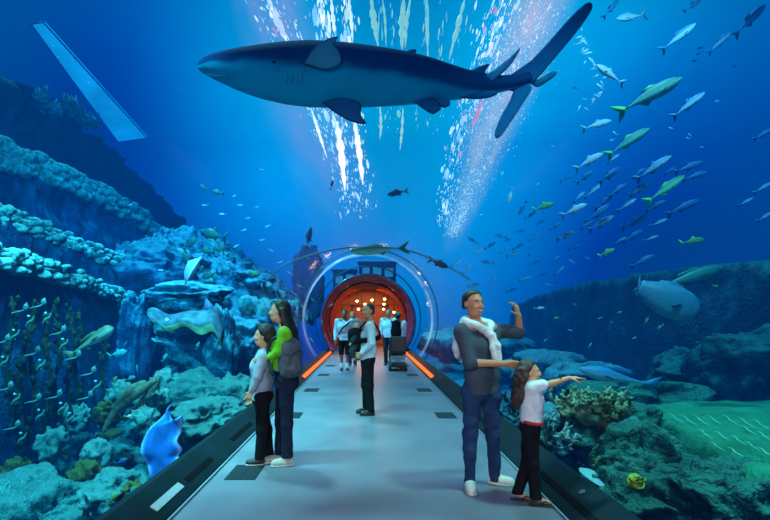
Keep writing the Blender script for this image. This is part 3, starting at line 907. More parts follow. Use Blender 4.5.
# small coral heads scattered on the left bed
rs = np.random.RandomState(4)
heads = [(15, 478, 7.5, .22), (85, 478, 7.4, .2), (40, 494, 7.0, .17), (115, 496, 6.5, .17), (98, 455, 8.2, .2), (134, 494, 6.2, .13), (52, 445, 8.6, .24), (75, 418, 9.5, .22),
         (108, 415, 9.2, .2), (145, 420, 8.8, .2), (120, 396, 9.8, .22), (165, 385, 10.0, .24), (158, 398, 9.2, .18)]
hw = ['in the lower left corner', 'on the boulder in the lower left', 'low at the left edge of the bed', 'beside the left kerb', 'above the bottom left boulder', 'closest to the left kerb', 'under the strand wall',
      'right of the strand wall', 'left of the whip corals', 'between the whip corals and the ray', 'under the whip corals', 'in front of the dark hollow', 'above the blue ray']
for i, (px, py, d, r) in enumerate(heads):
    yel = i in (0, 1, 2, 3, 5, 8)
    boulder('brain_coral', '%s coral head %s' % ('yellow-brown' if yel else 'teal', hw[i]), 'coral', P(px, py, d), V(r, r, r * 1.1), R_BROWN if yel else R_CRUST, 71 + i, sub=4, amp=0.9, fr=2.2, group='coral heads on the left bed')

# hanging brown strands on the wall
for i, (px, d) in enumerate([(11, 7.9), (22, 8.0), (33, 8.3), (49, 8.5), (58, 8.9), (72, 9.3), (79, 9.5), (104, 10.6)]):
    a = P(px, [296, 330, 302, 318, 300, 308, 312, 338][i], d); b_ = P(px - 2, [430, 470, 445, 440, 420, 425, 412, 402][i], d)
    pts = [a + (b_ - a) * t + V(0.05 * math.sin(9 * t + i), 0, 0) for t in np.linspace(0, 1, 26)]
    v1 = tube(pts, [0.022 + 0.022 * abs(math.sin(7 * t + i * 2)) for t in np.linspace(0, 1, 26)], 7)
    rs = np.random.RandomState(90 + i); parts = [v1]
    for k in range(26):
        q = pts[rs.randint(26)]; parts.append(lump(q + rs.uniform(-.06, .06, 3), V(1, 1, 1.6) * rs.uniform(.018, .045), rs.randint(99), 1))
    v_, f_, _ = merge(parts); v_ = np.array(v_)
    prop(link('sea_strand', mesh_np('strand', v_ - pts[0], f_), R_STRAND, None, pts[0]),
         'brown knobbly strand hanging on the left wall, %s from the left edge' % ['first', 'second', 'third', 'fourth', 'fifth', 'sixth', 'seventh', 'eighth'][i], 'strand', 'brown strands on the left wall')

# brown whip corals in the left middle
WHIP = mat_plain('whip_brown', (0.16, 0.14, 0.09), 0.7, noise=0.5, nscale=12, bump=0.5)
for i, pts in enumerate([[(103, 432), (118, 408), (138, 392), (156, 380)], [(108, 424), (124, 396), (142, 385), (147, 384)], [(124, 420), (142, 404), (154, 386), (159, 376)]]):
    q = spline([P(x, y, 8.8 + 0.15 * i) for x, y in pts], 24)
    v_, f_ = tube(q, [0.04 + 0.05 * math.sin(math.pi * t) for t in np.linspace(0, 1, 24)], 8)
    prop(link('whip_coral', mesh_np('whip', np.array(v_) - q[0], f_), WHIP, None, q[0]),
         ['long brown whip coral arching over the left bed, lowest of three', 'brown whip coral with a bent tip, uppermost of three', 'brown whip coral rising beside the dark hollow'][i], 'coral', 'brown whip corals')

# loose rubble and small coral lumps on the left bed and slope
def scatter(n, xs, ys, mats, name, label, group, rr, seed, zf):
    rs = np.random.RandomState(seed); protos = []
    for k in range(6):
        v, f = lump(V(0, 0, 0), V(1, 1, .75), seed + k, 3, .8, 1.9); protos.append([mesh_np(name, v, f) for m_ in mats])
        for me, m_ in zip(protos[-1], mats): me.materials.append(m_)
    for i in range(n):
        x, y = rs.uniform(*xs), rs.uniform(*ys); z = float(zf(np.array([[x]]), np.array([[y]]))[0, 0]); r = rs.uniform(*rr)
        o = bpy.data.objects.new(name, protos[i % 6][rs.choice(len(mats), p=([.6, .25, .15] if len(mats) == 3 else None))]); C.objects.link(o)
        o.location = (x, y, z + r * .1); o.scale = (r, r, r * rs.uniform(.7, 1.3)); o.rotation_euler = (0, 0, rs.uniform(0, 6.28)); prop(o, label, 'rock', group)
scatter(190, (-7.2, -2.6), (5.4, 12.0), [R_TURQ, R_CRUST, R_BROWN], 'rubble_stone', 'small loose coral-grown stone lying on the turquoise left bed', 'rubble stones on the left bed', (.05, .22), 5, left_bed)
scatter(90, (-6.5, -2.9), (13.5, 21), [R_BLUE, R_CRUST], 'coral_lump', 'small coral lump growing on the blue left slope', 'coral lumps on the left slope', (.10, .34), 9, left_bed)

# ---------------- right side
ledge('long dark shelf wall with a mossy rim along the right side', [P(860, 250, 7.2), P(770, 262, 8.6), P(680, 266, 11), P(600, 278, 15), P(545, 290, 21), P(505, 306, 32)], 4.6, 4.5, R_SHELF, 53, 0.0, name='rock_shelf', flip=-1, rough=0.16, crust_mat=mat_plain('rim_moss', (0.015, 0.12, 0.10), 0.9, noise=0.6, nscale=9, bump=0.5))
# flat green plateau with pale ripple lines
def plateau():
    out = [P(640, 404, 6.9), P(690, 400, 7.3), P(800, 398, 7.4), P(900, 420, 6), P(900, 520, 3.9), P(788, 490, 3.75), P(760, 476, 3.95), P(728, 456, 4.45), P(695, 436, 5.1), P(662, 418, 5.9)]
    z0 = 0.28; q = spline(out + [out[0]], 90)[:-1]; q[:, 2] = z0
    cen = q.mean(0); rings = []
    vs = []; fs = []
    n = len(q)
    for s, dz in ((1.0, -1.5), (1.02, -0.5), (1.05, -0.16), (1.03, -0.05), (0.99, 0.0)) + tuple((0.97 - 0.97 * k / 10, 0.02) for k in range(1, 11)):
        for p in q:
            v = cen + (p - cen) * V(s, s, 1); v[2] = z0 + dz; vs.append(v)
    vs = np.array(vs); vs[:, 2] += 0.09 * fbm(vs * 1.4, 4, 4); vs[:, :2] += (0.12 * fbm(vs * 3, 3, 6))[:, None]
    m_ = len(vs) // n
    for r in range(m_ - 1):
        for k in range(n): fs.append((r * n + k, r * n + (k + 1) % n, (r + 1) * n + (k + 1) % n, (r + 1) * n + k))
    t = thing('flat_rock_plateau', 'flat green algae-covered rock plateau with pale ripples on the right', 'rock', cen)
    link('rock', mesh_np('plateau', vs - cen, fs), R_MOSS, t)
    PAL = mat_plain('pale_ripple', (0.30, 0.62, 0.48), 0.7, noise=0.3)
    for i, (x, y) in enumerate([(675, 418), (688, 420), (700, 420), (714, 420), (730, 420), (745, 422), (760, 424), (705, 434), (722, 436), (738, 440), (752, 446), (764, 436), (765, 452), (748, 430), (716, 446), (735, 452)]):
        on = lambda x_, y_: P(x_, y_, (EYE - z0 - 0.08) * F / (y_ - CY)) - cen
        pts = [on(x - 8, y - 5), on(x - 3, y - 3.4), on(x, y), on(x + 3, y + 1.6), on(x + 9, y + 5)]
        v_, f_ = tube(spline(pts, 16), [0.001 + 0.0035 * math.sin(math.pi * s) for s in np.linspace(0, 1, 16)], 6)
        link('ripple', mesh_np('ripple', v_, f_), PAL, t)
plateau()
boulder('reef_boulder', 'tall dark green boulder on the right behind the yellow pufferfish', 'rock', P(640, 478, 5.0), V(0.42, 0.45, 0.52), R_GREEN, 102, amp=0.55)
boulder('reef_boulder', 'dark green boulder in the lower right, right of the pufferfish', 'rock', P(690, 512, 4.5), V(0.45, 0.5, 0.42), R_GREEN, 107, amp=0.6)
boulder('reef_boulder', 'dark green ridge below the edge of the flat plateau', 'rock', P(705, 488, 4.7), V(0.4, 0.6, 0.3), R_GREEN, 111, amp=0.55)
boulder('reef_boulder', 'craggy boulder in the bottom right corner of the tank', 'rock', P(745, 515, 4.1), V(0.5, 0.5, 0.4), R_GREEN, 113, amp=0.6)
boulder('reef_boulder', 'dark boulder directly above the right kerb near the pufferfish', 'rock', P(628, 510, 4.6), V(0.36, 0.5, 0.32), R_GREEN, 117, amp=0.6)
boulder('reef_boulder', 'rounded teal boulder between the girl and the tall dark boulder', 'rock', P(610, 432, 6.2), V(0.55, 0.6, 0.42), R_GREEN, 121, amp=0.6)
boulder('reef_boulder', 'pale teal rock heap beside the girl\'s waist behind the glass', 'rock', P(566, 440, 6.6), V(0.42, 0.7, 0.42), R_BLUE, 123, amp=0.65)
boulder('reef_boulder', 'low green rise behind the pale corals on the right', 'rock', P(640, 400, 8.2), V(1.1, 0.9, 0.35), R_GREEN, 127, amp=0.5)
boulder('reef_boulder', 'dark crag at the foot of the right shelf, nearest the plateau', 'rock', P(690, 385, 9.0), V(0.7, 0.7, 0.6), R_SHELF, 131, amp=0.6)
boulder('reef_boulder', 'tall dark crag at the foot of the right shelf near the frame edge', 'rock', P(745, 378, 8.3), V(0.75, 0.7, 0.85), R_SHELF, 133, amp=0.6)
SAND = mat_plain('pale_sand', (0.16, 0.38, 0.40), 0.9, noise=0.15, nscale=40, bump=0.3)
boulder('sand_patch', 'pale sand patch against the right kerb below the boulders', 'sand', P(598, 479, 4.85), V(0.10, 0.42, 0.02), SAND, 135, sub=4, amp=0.2)

# branching corals on the right
def branch_coral(label, c, n, h, mat, seed, spread=0.35):
    rs = np.random.RandomState(seed); parts = []
    for i in range(n):
        a = V(rs.uniform(-spread, spread), rs.uniform(-spread, spread) * 0.7, rs.uniform(-0.1, 0.05))
        p = a; dr = unit(V(rs.uniform(-1, 1), rs.uniform(-1, 1), rs.uniform(0.1, 1.2)))
        pts = [p]
        for k in range(4):
            dr = unit(dr + rs.uniform(-0.7, 0.7, 3) + V(0, 0, 0.15)); p = p + dr * h * 0.28; pts.append(p)
        parts.append(tube(spline(pts, 10), list(np.linspace(0.026, 0.016, 10)), 7))
        for q in (pts[2], pts[3]):
            e = q + unit(rs.uniform(-1, 1, 3) + V(0, 0, 0.4)) * h * 0.3
            parts.append(tube([q, (q + e) / 2, e], [0.019, 0.017, 0.014], 6))
    parts.append(lump(V(0, 0, -0.1), V(spread, spread * 0.8, 0.12), seed))
    v_, f_, _ = merge(parts)
    prop(link('branching_coral', mesh_np('coral', v_, f_), mat, None, c), label, 'coral', 'branching corals on the right')
branch_coral('pale branching coral nearest the girl\'s pointing hand', P(578, 406, 6.2), 24, 0.20, R_CORAL, 1, 0.22)
branch_coral('pale cream branching coral at the centre of the right reef', P(597, 408, 6.0), 32, 0.20, R_CORAL, 2, 0.24)
branch_coral('yellowish branching coral next to the green rise on the right', P(617, 404, 6.0), 20, 0.19, R_CORAL, 3, 0.15)
branch_coral('small orange-brown coral below the cream branching coral', P(607, 416, 5.6), 10, 0.16, R_BROWN, 4, 0.09)
branch_coral('white spiky coral behind the girl\'s legs', P(546, 440, 5.6), 16, 0.34, R_CRUST, 5, 0.10)
branch_coral('faint blue coral just right of the man in jeans', P(509, 418, 7.6), 20, 0.4, R_BLUE, 6, 0.28)
# ================================================================== fish
FISH = mat_attr('fish_skin', 0.5, 0.12, 22, spec=0.35)
MATTE = mat_attr('ray_skin', 0.85, 0.45, 5.0, bump=0.5, spec=0.1)
SHARKM = mat_attr('shark_skin', 0.8, 0.10, 3.0, spec=0.04)
EYE_B = mat_plain('fish_eye', (0.01, 0.01, 0.012), 0.15, noise=0.1)


def fish_body(L_, H, W, back, belly, nose=0.5, nseg=18, nring=14, prof=None, line=0.0, stripe=None):
    """lofted body: head at +X, tail root at -X"""
    prof = prof or [(0, .04), (.04, .30), (.12, .62), (.25, .93), (.38, 1.0), (.55, .90), (.72, .58), (.86, .26), (.95, .13), (1.0, .12)]
    xs = [p[0] for p in prof]; hs = [p[1] for p in prof]
    vs = []; cs = []; fs = []
    for i in range(nseg + 1):
        t = i / nseg; t = t ** 1.15
        h = np.interp(t, xs, hs) * H / 2; wd = np.interp(t, xs, hs) ** 0.85 * W / 2
        for k in range(nring):
            a = 2 * math.pi * k / nring
            z = math.sin(a); vs.append((L_ * (0.5 - t), wd * math.cos(a), h * z + nose * 0.0))
            f = 1 / (1 + math.exp(-(z - line) * 6))
            c = np.array(belly) * (1 - f) + np.array(back) * f
            if stripe is not None and abs(z - 0.15) < 0.28: c = 0.4 * c + 0.6 * np.array(stripe)
            cs.append(c)
    for i in range(nseg):
        for k in range(nring):
            k2 = (k + 1) % nring
            fs.append((i * nring + k, (i + 1) * nring + k, (i + 1) * nring + k2, i * nring + k2))
    fs.append(tuple(range(nring))); fs.append(tuple(nseg * nring + k for k in range(nring))[::-1])
    return vs, fs, cs


def fin(pts, th, col, axis=1):
    """thin fin: outline in X-Z, thickness along Y, swollen in the middle"""
    pts = [np.array((p[0], 0, p[1])) if len(p) == 2 else np.array(p, float) for p in pts]
    n = len(pts); c = sum(pts) / n; ax = V(0, 1, 0) if np.ndim(axis) == 0 else np.asarray(axis, float)
    vs = []; fs = []
    for s in (-1, 1):
        vs += [p + ax * s * th * 0.25 for p in pts]; vs.append(c + ax * s * th)
    m_ = n + 1
    for k in range(n):
        j = (k + 1) % n
        fs.append((k, j, n)); fs.append((m_ + j, m_ + k, m_ + n)); fs.append((j, k, m_ + k, m_ + j))
    return vs, fs, [col] * len(vs)


def tail_pts(L_, H, fork=0.5, ln=0.24):
    x0 = -L_ * 0.48; h = H * 0.62
    if fork > .9: ln = 0.10; h = H * 0.27
    x1 = x0 - L_ * ln
    return [(x0, H * .06), (x0 - L_ * ln * .5, h * .62), (x1, h), (x1 + L_ * ln * .2, h * .45), (x1 + L_ * ln * fork, 0), (x1 + L_ * ln * .2, -h * .45), (x1, -h), (x0 - L_ * ln * .5, -h * .62), (x0, -H * .06)]


def simple_fish(name, L_, H, W, back, belly, fork=0.6, dors=0.25, stripe=None, fincol=None, prof=None, line=0.0):
    fc = fincol or [x * 0.8 for x in back]
    h = H / 2
    ps = [fish_body(L_, H, W, back, belly, stripe=stripe, prof=prof, line=line), fin(tail_pts(L_, H * 1.15, fork), W * .08, fc),
          fin([(L_ * .12, h * .9), (0, h * (1 + dors * 2)), (-L_ * .2, h * .95), (-L_ * .1, h * .7)], W * .06, fc),
          fin([(-L_ * .08, -h * .75), (-L_ * .18, -h * (1 + dors * 1.6)), (-L_ * .28, -h * .5), (-L_ * .18, -h * .5)], W * .06, fc),
          fin([(L_ * .2, W * .42, -h * .15), (L_ * .04, W * .8, -h * .5), (L_ * .08, W * .45, -h * .35)], W * .05, fc),
          fin([(L_ * .2, -W * .42, -h * .15), (L_ * .04, -W * .8, -h * .5), (L_ * .08, -W * .45, -h * .35)], W * .05, fc)]
    for s in (-1, 1):
        v_, f_ = lump(V(L_ * .39, s * W * .27, h * .18), V(1, .6, 1) * H * .06, 1, 1, 0.0); ps.append((v_, f_, (0.01, 0.01, 0.01)))
    v_, f_, c_ = merge(ps)
    return mesh_np(name, v_, f_, c_)


def orient(px_ang, yaw=0.0, roll=0.0, left=False):
    """heading in the picture plane: px_ang degrees up from the right (or from the left), yaw turns the nose away from the viewer"""
    a = math.radians(px_ang); y = math.radians(yaw)
    d = V(math.cos(a) * math.cos(y), math.sin(y), math.sin(a) * math.cos(y))
    if left: d[0] = -d[0]
    X = Vector(d); Yv = Vector((0, 0, 1)).cross(X)
    if Yv.length < 0.05: Yv = Vector((0, 1, 0)).cross(X)
    Yv.normalize(); Z = X.cross(Yv)
    M = Matrix((X, Yv, Z)).transposed()
    if roll: M = M @ Matrix.Rotation(math.radians(roll), 3, 'X')
    return M.to_euler()


def put(me, name, label, cat, px, py, d, ang, lenpx=None, base=1.0, yaw=0.0, left=False, group=None, roll=0):
    o = link(name, me, None, None, P(px, py, d))
    o.rotation_euler = orient(ang, yaw, roll, left)
    if lenpx: o.scale = [lenpx * d / F / base] * 3
    return prop(o, label, cat, group)


def big_fish(name, label, cat, L_, H, W, back, belly, px, py, d, ang, yaw=0, left=False, fork=0.5, dors=0.3, prof=None, stripe=None, fincol=None, roll=0, line=0.0, spiky=False):
    """fish with its fins, tail and eyes as parts"""
    fc = fincol or [x * 0.8 for x in back]; h = H / 2
    t = thing(name, label, cat, P(px, py, d)); t.rotation_euler = orient(ang, yaw, roll, left)
    v_, f_, c_ = fish_body(L_, H, W, back, belly, nseg=26, nring=20, prof=prof, stripe=stripe, line=line)
    link('body', mesh_np('body', v_, f_, c_), FISH, t)
    v_, f_, c_ = fin(tail_pts(L_, H * 1.15, fork), W * .08, fc); link('tail_fin', mesh_np('tail_fin', v_, f_, c_), FISH, t)
    v_, f_, c_ = fin([(L_ * .2, h * .85), (L_ * .1, h * (1 + dors)), (-L_ * .05, h * (1 + dors * 1.3)), (-L_ * .25, h * (.8 + dors)), (-L_ * .3, h * .6), (0, h * .7)], W * .06, fc); link('dorsal_fin', mesh_np('fin', v_, f_, c_), FISH, t)
    v_, f_, c_ = fin([(-L_ * .08, -h * .75), (-L_ * .18, -h * (1 + dors)), (-L_ * .28, -h * .5), (-L_ * .18, -h * .5)], W * .06, fc); link('anal_fin', mesh_np('fin', v_, f_, c_), FISH, t)
    for s in (-1, 1):
        v_, f_, c_ = fin([(L_ * .2, s * W * .44, -h * .1), (L_ * .12, s * W * .7, -h * .05), (L_ * .0, s * W * .75, -h * .4), (L_ * .08, s * W * .45, -h * .4)], W * .04, fc)
        link('pectoral_fin', mesh_np('fin', v_, f_, c_), FISH, t)
        v_, f_ = lump(V(L_ * .37, s * W * .31, h * .2), V(1, .6, 1) * H * .05, 1, 2, 0.0); link('eye', mesh_np('eye', v_, f_), EYE_B, t)
    return t


# ---------------- the great shark overhead
def shark():
    d0 = 6.0
    st = [  # px x, centre y, half height px, depth
        (197.5, 66, 1.0, 5.75), (201, 66, 6, 5.75), (208, 66, 9.5, 5.76), (220, 67, 14, 5.78), (240, 69.5, 20, 5.82), (262, 72, 25, 5.86), (285, 73.5, 28.5, 5.9), (310, 74.5, 30.5, 5.95), (340, 75.5, 30, 6.0),
        (370, 77, 28, 6.05), (400, 78.5, 25, 6.1), (425, 80.5, 21.5, 6.15), (445, 82.5, 17.5, 6.2), (465, 84, 13.5, 6.22), (485, 84.5, 10, 6.25), (503, 83.5, 7.6, 6.28), (520, 80.5, 6.5, 6.3), (530, 77, 5, 6.31)]
    org = P(360, 76, d0)
    cp = np.array([P(x, y, d) for x, y, r, d in st]); rr = np.array([r * d / F for x, y, r, d in st])
    n = 60; cc = spline(cp, n); rad = np.interp(np.linspace(0, len(st) - 1, n), range(len(st)), rr)
    NR = 40; vs = []; cs = []; fs = []
    back = np.array(lin(2, 58, 112)); dark = np.array(lin(2, 46, 96)); belly = np.array(lin(6, 150, 190)); view = unit(-cc[30] + V(0, 0, EYE))
    for i in range(n):
        t = unit(cc[min(i + 1, n - 1)] - cc[max(i - 1, 0)])
        u = unit(V(0, -0.5, 1) - t * (V(0, -0.5, 1) @ t)); s = np.cross(t, u)
        for k in range(NR):
            a = 2 * math.pi * k / NR
            p = cc[i] + rad[i] * (math.sin(a) * u + 1.05 * math.cos(a) * s)
            vs.append(p)
    vs = np.array(vs)
    # projected height within the body decides back and belly: a wavy line high on the flank
    for i in range(n):
        for k in range(NR):
            a = 2 * math.pi * k / NR
            sn = math.sin(a); x = i / n
            bnd = np.interp(x, [0, .06, .12, .3, .5, .62, .75, .85, 1], [-.1, .20, .36, .38, .22, -.05, -.38, -.5, -.8])
            bnd += 0.12 * float(vnoise(V(i * 0.33, k * 0.0, 3.3), 4))
            f = 1 / (1 + math.exp(-(sn - bnd) * 26))
            cs.append(belly * (1 - f) + (back if sn < .8 else dark) * f)
    for i in range(n - 1):
        for k in range(NR):
            k2 = (k + 1) % NR; fs.append((i * NR + k, i * NR + k2, (i + 1) * NR + k2, (i + 1) * NR + k))
    fs.append(tuple(range(NR))); fs.append(tuple((n - 1) * NR + k for k in range(NR)))
    t = thing('shark', 'huge grey-blue shark with pale belly gliding over the tunnel', 'shark', org)
    link('body', mesh_np('body', vs - org, fs, cs), SHARKM, t)

    def sfin(nm, pts, col, edge=None, th=0.035):
        q = [P(*p) - org for p in pts]
        q = list(spline(q + [q[0]], 7 * len(q))[:-1])
        nn = np.cross(q[len(q) // 3] - q[0], q[2 * len(q) // 3] - q[0]); nn = unit(nn)
        cen = sum(q) / len(q); vs_ = []; fs_ = []; cs_ = []
        for s in (-1, 1):
            for ring, (sc_, tt) in enumerate(((1.0, 0.08), (0.86, .55), (0.5, 0.9), (0.0, 1.0))):
                for p in (q if sc_ else [cen]):
                    vs_.append(cen + (p - cen) * sc_ + nn * s * th * tt); cs_.append(np.array(edge) if (edge is not None and ring == 0) else np.array(col))
        m_ = len(q); B = 3 * m_ + 1
        for b0 in (0, B):
            for k in range(m_):
                j = (k + 1) % m_
                for r in range(2): fs_.append((b0 + r * m_ + k, b0 + r * m_ + j, b0 + (r + 1) * m_ + j, b0 + (r + 1) * m_ + k))
                fs_.append((b0 + 2 * m_ + k, b0 + 2 * m_ + j, b0 + 3 * m_))
        for k in range(m_):
            j = (k + 1) % m_; fs_.append((k, j, B + j, B + k))
        bm = bmesh.new(); bm.from_mesh(mesh_np(nm, vs_, fs_, cs_)); bmesh.ops.recalc_face_normals(bm, faces=list(bm.faces))
        me = bpy.data.meshes.new(nm); bm.to_mesh(me); bm.free()
        return link(nm, me, SHARKM, t)
    pale = lin(70, 135, 165); mid = lin(30, 95, 145); dk = lin(8, 40, 80); tl = lin(24, 92, 150)
    sfin('pectoral_fin', [(303, 64, 5.55), (312, 50, 5.45), (325, 40, 5.4), (338, 36.5, 5.4), (334, 43, 5.42), (340, 52, 5.45), (341, 64, 5.5), (325, 70, 5.55)], pale, dk)
    sfin('pectoral_fin', [(322, 102, 5.85), (334, 112, 5.75), (350, 121, 5.7), (366, 124, 5.65), (361, 115, 5.7), (360, 103, 5.8), (342, 98, 5.8)], mid, dk)
    sfin('dorsal_fin', [(402, 54, 6.15), (409, 50, 6.15), (416, 49.5, 6.15), (416, 54, 6.15), (422, 60, 6.15), (408, 60, 6.15)], tl, dk)
    sfin('pelvic_fin', [(413, 101, 6.1), (422, 108, 6.05), (432, 114, 6.0), (437, 112, 6.0), (441, 108, 6.02), (436, 103, 6.05), (428, 97, 6.1)], tl, dk)
    sfin('pelvic_fin', [(432, 98, 6.05), (442, 107, 6.0), (450, 105, 6.0), (447, 98, 6.05)], mid, dk)
    sfin('second_dorsal_fin', [(466, 74, 6.2), (478, 67, 6.2), (489, 64, 6.2), (486, 70, 6.2), (482, 76, 6.2)], tl, dk)
    sfin('second_dorsal_fin', [(480, 79, 6.15), (495, 69, 6.15), (510, 57, 6.12), (520, 48, 6.1), (516, 57, 6.12), (508, 68, 6.14), (498, 77, 6.15), (490, 82, 6.15)], lin(70, 140, 190), dk)
    sfin('anal_fin', [(452, 96, 6.2), (470, 99, 6.2), (488, 98, 6.2), (498, 93, 6.2), (488, 90, 6.2), (470, 92, 6.2)], tl, dk)
    sfin('tail_fin', [(503, 80, 6.3), (522, 69, 6.32), (545, 46, 6.36), (568, 20, 6.4), (585, 4, 6.43), (592, 4, 6.45), (590, 13, 6.44), (575, 34, 6.4), (555, 58, 6.36), (536, 80, 6.32), (522, 90, 6.3), (508, 90, 6.3)], tl, dk)
    sfin('tail_fin', [(516, 84, 6.3), (510, 100, 6.28), (501, 116, 6.26), (495, 131, 6.24), (496, 138, 6.23), (502, 135, 6.23), (513, 119, 6.25), (524, 102, 6.28), (532, 88, 6.3), (526, 80, 6.3)], tl, lin(60, 130, 170))
    sfin('tail_fin', [(530, 83, 6.36), (542, 77, 6.36), (553, 71, 6.36), (557, 73, 6.36), (551, 79, 6.36), (538, 87, 6.36)], lin(30, 110, 150), lin(60, 130, 170))
    for px, py, dd in ((274, 62, 5.33),):
        v_, f_ = lump(P(px, py, dd) - org, V(1, 0.8, 0.7) * 0.024, 1, 2, 0.0); link('eye', mesh_np('eye', v_, f_), EYE_B, t)
    # mouth: a dark curved crease under the snout
    q = spline([P(207, 74, 5.655) - org, P(220, 76.5, 5.60) - org, P(230, 74.5, 5.54) - org], 20)
    v_, f_ = tube(q, list(0.002 + 0.007 * np.sin(np.pi * np.linspace(0, 1, 20))), 6); link('mouth', mesh_np('mouth', v_, f_), mat_plain('mouth_dark', (0.01, 0.05, 0.08), 0.7), t)
    for i in range(4):
        q = spline([P(286 + 5 * i, 70, 5.41) - org, P(288 + 5 * i, 78, 5.36) - org, P(286 + 5 * i, 85, 5.39) - org], 10)
        v_, f_ = tube(q, list(0.001 + 0.004 * np.sin(np.pi * np.linspace(0, 1, 10))), 5); link('gill_slit', mesh_np('gill', v_, f_), bpy.data.materials['mouth_dark'], t)
shark()

# ---------------- small shark, big grouper, pufferfish, ray
SHP = [(0, .05), (.05, .38), (.15, .75), (.3, 1), (.42, .98), (.6, .62), (.78, .32), (.92, .16), (1, .12)]
t = big_fish('reef_shark', 'small pale blue shark resting low over the right reef', 'shark', 0.92, 0.20, 0.20, lin(40, 130, 190), lin(120, 190, 215), 612, 376, 7.0, 12, 5, True, 0.75, 0.5, SHP)
c = P(668, 300, 7.4)
GP = [(0, .30), (.03, .52), (.10, .74), (.22, .93), (.36, 1), (.52, .97), (.7, .84), (.85, .66), (.95, .52), (1, .50)]
t = big_fish('grouper', 'large blue-grey grouper facing down right before the dark shelf', 'fish', 0.86, 0.50, 0.34, lin(52, 112, 150), lin(80, 140, 170), 668, 300, 7.4, -27, -12, False, 0.95, 0.10, GP, line=-0.4)
t = big_fish('torpedo_fish', 'long green-backed fish lying along the rim of the right shelf', 'fish', 1.0, 0.20, 0.16, lin(18, 110, 110), lin(60, 150, 150), 694, 276, 8.0, 17, 0, False, 0.3, 0.2, None)

def puffer():
    c = P(635, 481, 3.86)
    t = thing('pufferfish', 'round yellow-green pufferfish with dark mottling by the right kerb', 'fish', c); t.rotation_euler = (0, 0, 0.3)
    v, f = ico(4); r = V(0.062, 0.055, 0.056)
    vs = v * r; n = fbm(v * 6, 3, 5, True)
    vs = vs * (1 + 0.05 * n)[:, None]
    cy = np.array(lin(150, 165, 35)); cd = np.array(lin(20, 60, 20))
    m_ = sstep(0.1, 0.35, fbm(v * 4.2, 3, 12) + 0.15)[:, None]
    m_ = np.where((v[:, 2] < -0.35)[:, None], 0.15, m_)
    link('body', mesh_np('body', vs, f, cy * (1 - m_) + cd * m_), FISH, t)
    for s in (-1, 1):
        v_, f_, c_ = fin([(0.055 * s, -0.02, 0.0), (0.085 * s, -0.02, 0.025), (0.092 * s, -0.02, -0.005), (0.08 * s, -0.02, -0.025)], 0.004, cy); link('pectoral_fin', mesh_np('fin', v_, f_, c_), FISH, t)
        v_, f_ = lump(V(0.028 * s, -0.045, 0.022), V(1, .7, 1) * 0.009, 1, 2, 0); link('eye', mesh_np('eye', v_, f_), EYE_B, t)
    q = spline([V(-0.05, -0.03, -0.018), V(-0.02, -0.056, -0.036), V(0.025, -0.056, -0.032), V(0.055, -0.03, -0.012)], 16)
    v_, f_ = tube(q, 0.007, 8); link('lip', mesh_np('lip', v_, f_, [cy * 1.1] * len(v_)), FISH, t)
puffer()

def ray():
    # disc seen from its underside, wings curled, tail up the glass
    org = P(160, 450, 5.5); t = thing('stingray', 'bright blue ray with curled wing edges against the left glass', 'ray', org)
    left = [(167, 411), (160, 419), (151, 427), (144, 437), (141, 447), (142, 456), (146, 463), (149, 470), (150, 478), (153, 487)]
    right = [(168, 411), (171, 421), (177, 421), (182, 416), (180, 432), (177, 441), (181, 450), (178, 457), (182, 464), (171, 478), (158, 488)]
    nu = 22; L2 = spline([P(x, y, 5.5) - org for x, y in left], 40); R2 = spline([P(x, y, 5.42) - org for x, y in right], 40)
    front = []; cs = []; fs = []
    for i in range(40):
        for k in range(nu + 1):
            u = k / nu; p = L2[i] * (1 - u) + R2[i] * u
            bulge = math.sin(math.pi * u); w_ = np.linalg.norm(L2[i] - R2[i])
            p = p + V(0.15, -1, 0.1) * (0.09 * w_ * bulge ** 0.8 - 0.015 * (1 - bulge) * math.sin(i * 0.55))
            front.append(p)
            e = min(u, 1 - u); f = float(sstep(0.0, 0.13, e)); g = 0.5 + 0.5 * float(vnoise(V(i * .12, k * .22, 1), 3))
            cs.append(np.array(lin(110, 190, 245)) * (1 - f) + (np.array(lin(30, 125, 225)) * (1 - 0.35 * g)) * f)
    n = len(front); vs = front + [p + V(0, 0.03, 0) for p in front]; cs = cs + cs; w1 = nu + 1
    for i in range(39):
        for k in range(nu):
            a, b, c_, d_ = i * w1 + k, i * w1 + k + 1, (i + 1) * w1 + k + 1, (i + 1) * w1 + k
            fs.append((a, b, c_, d_)); fs.append((n + d_, n + c_, n + b, n + a))
    link('disc', mesh_np('disc', vs, fs, cs), MATTE, t)
    q = spline([P(167, 414, 5.47) - org, P(168, 409, 5.47) - org, P(171, 405, 5.5) - org], 14); v_, f_ = tube(q, list(np.linspace(0.02, 0.005, 14)), 7)
    link('tail', mesh_np('tail', v_, f_, [lin(40, 110, 190)] * len(v_)), FISH, t)
ray()

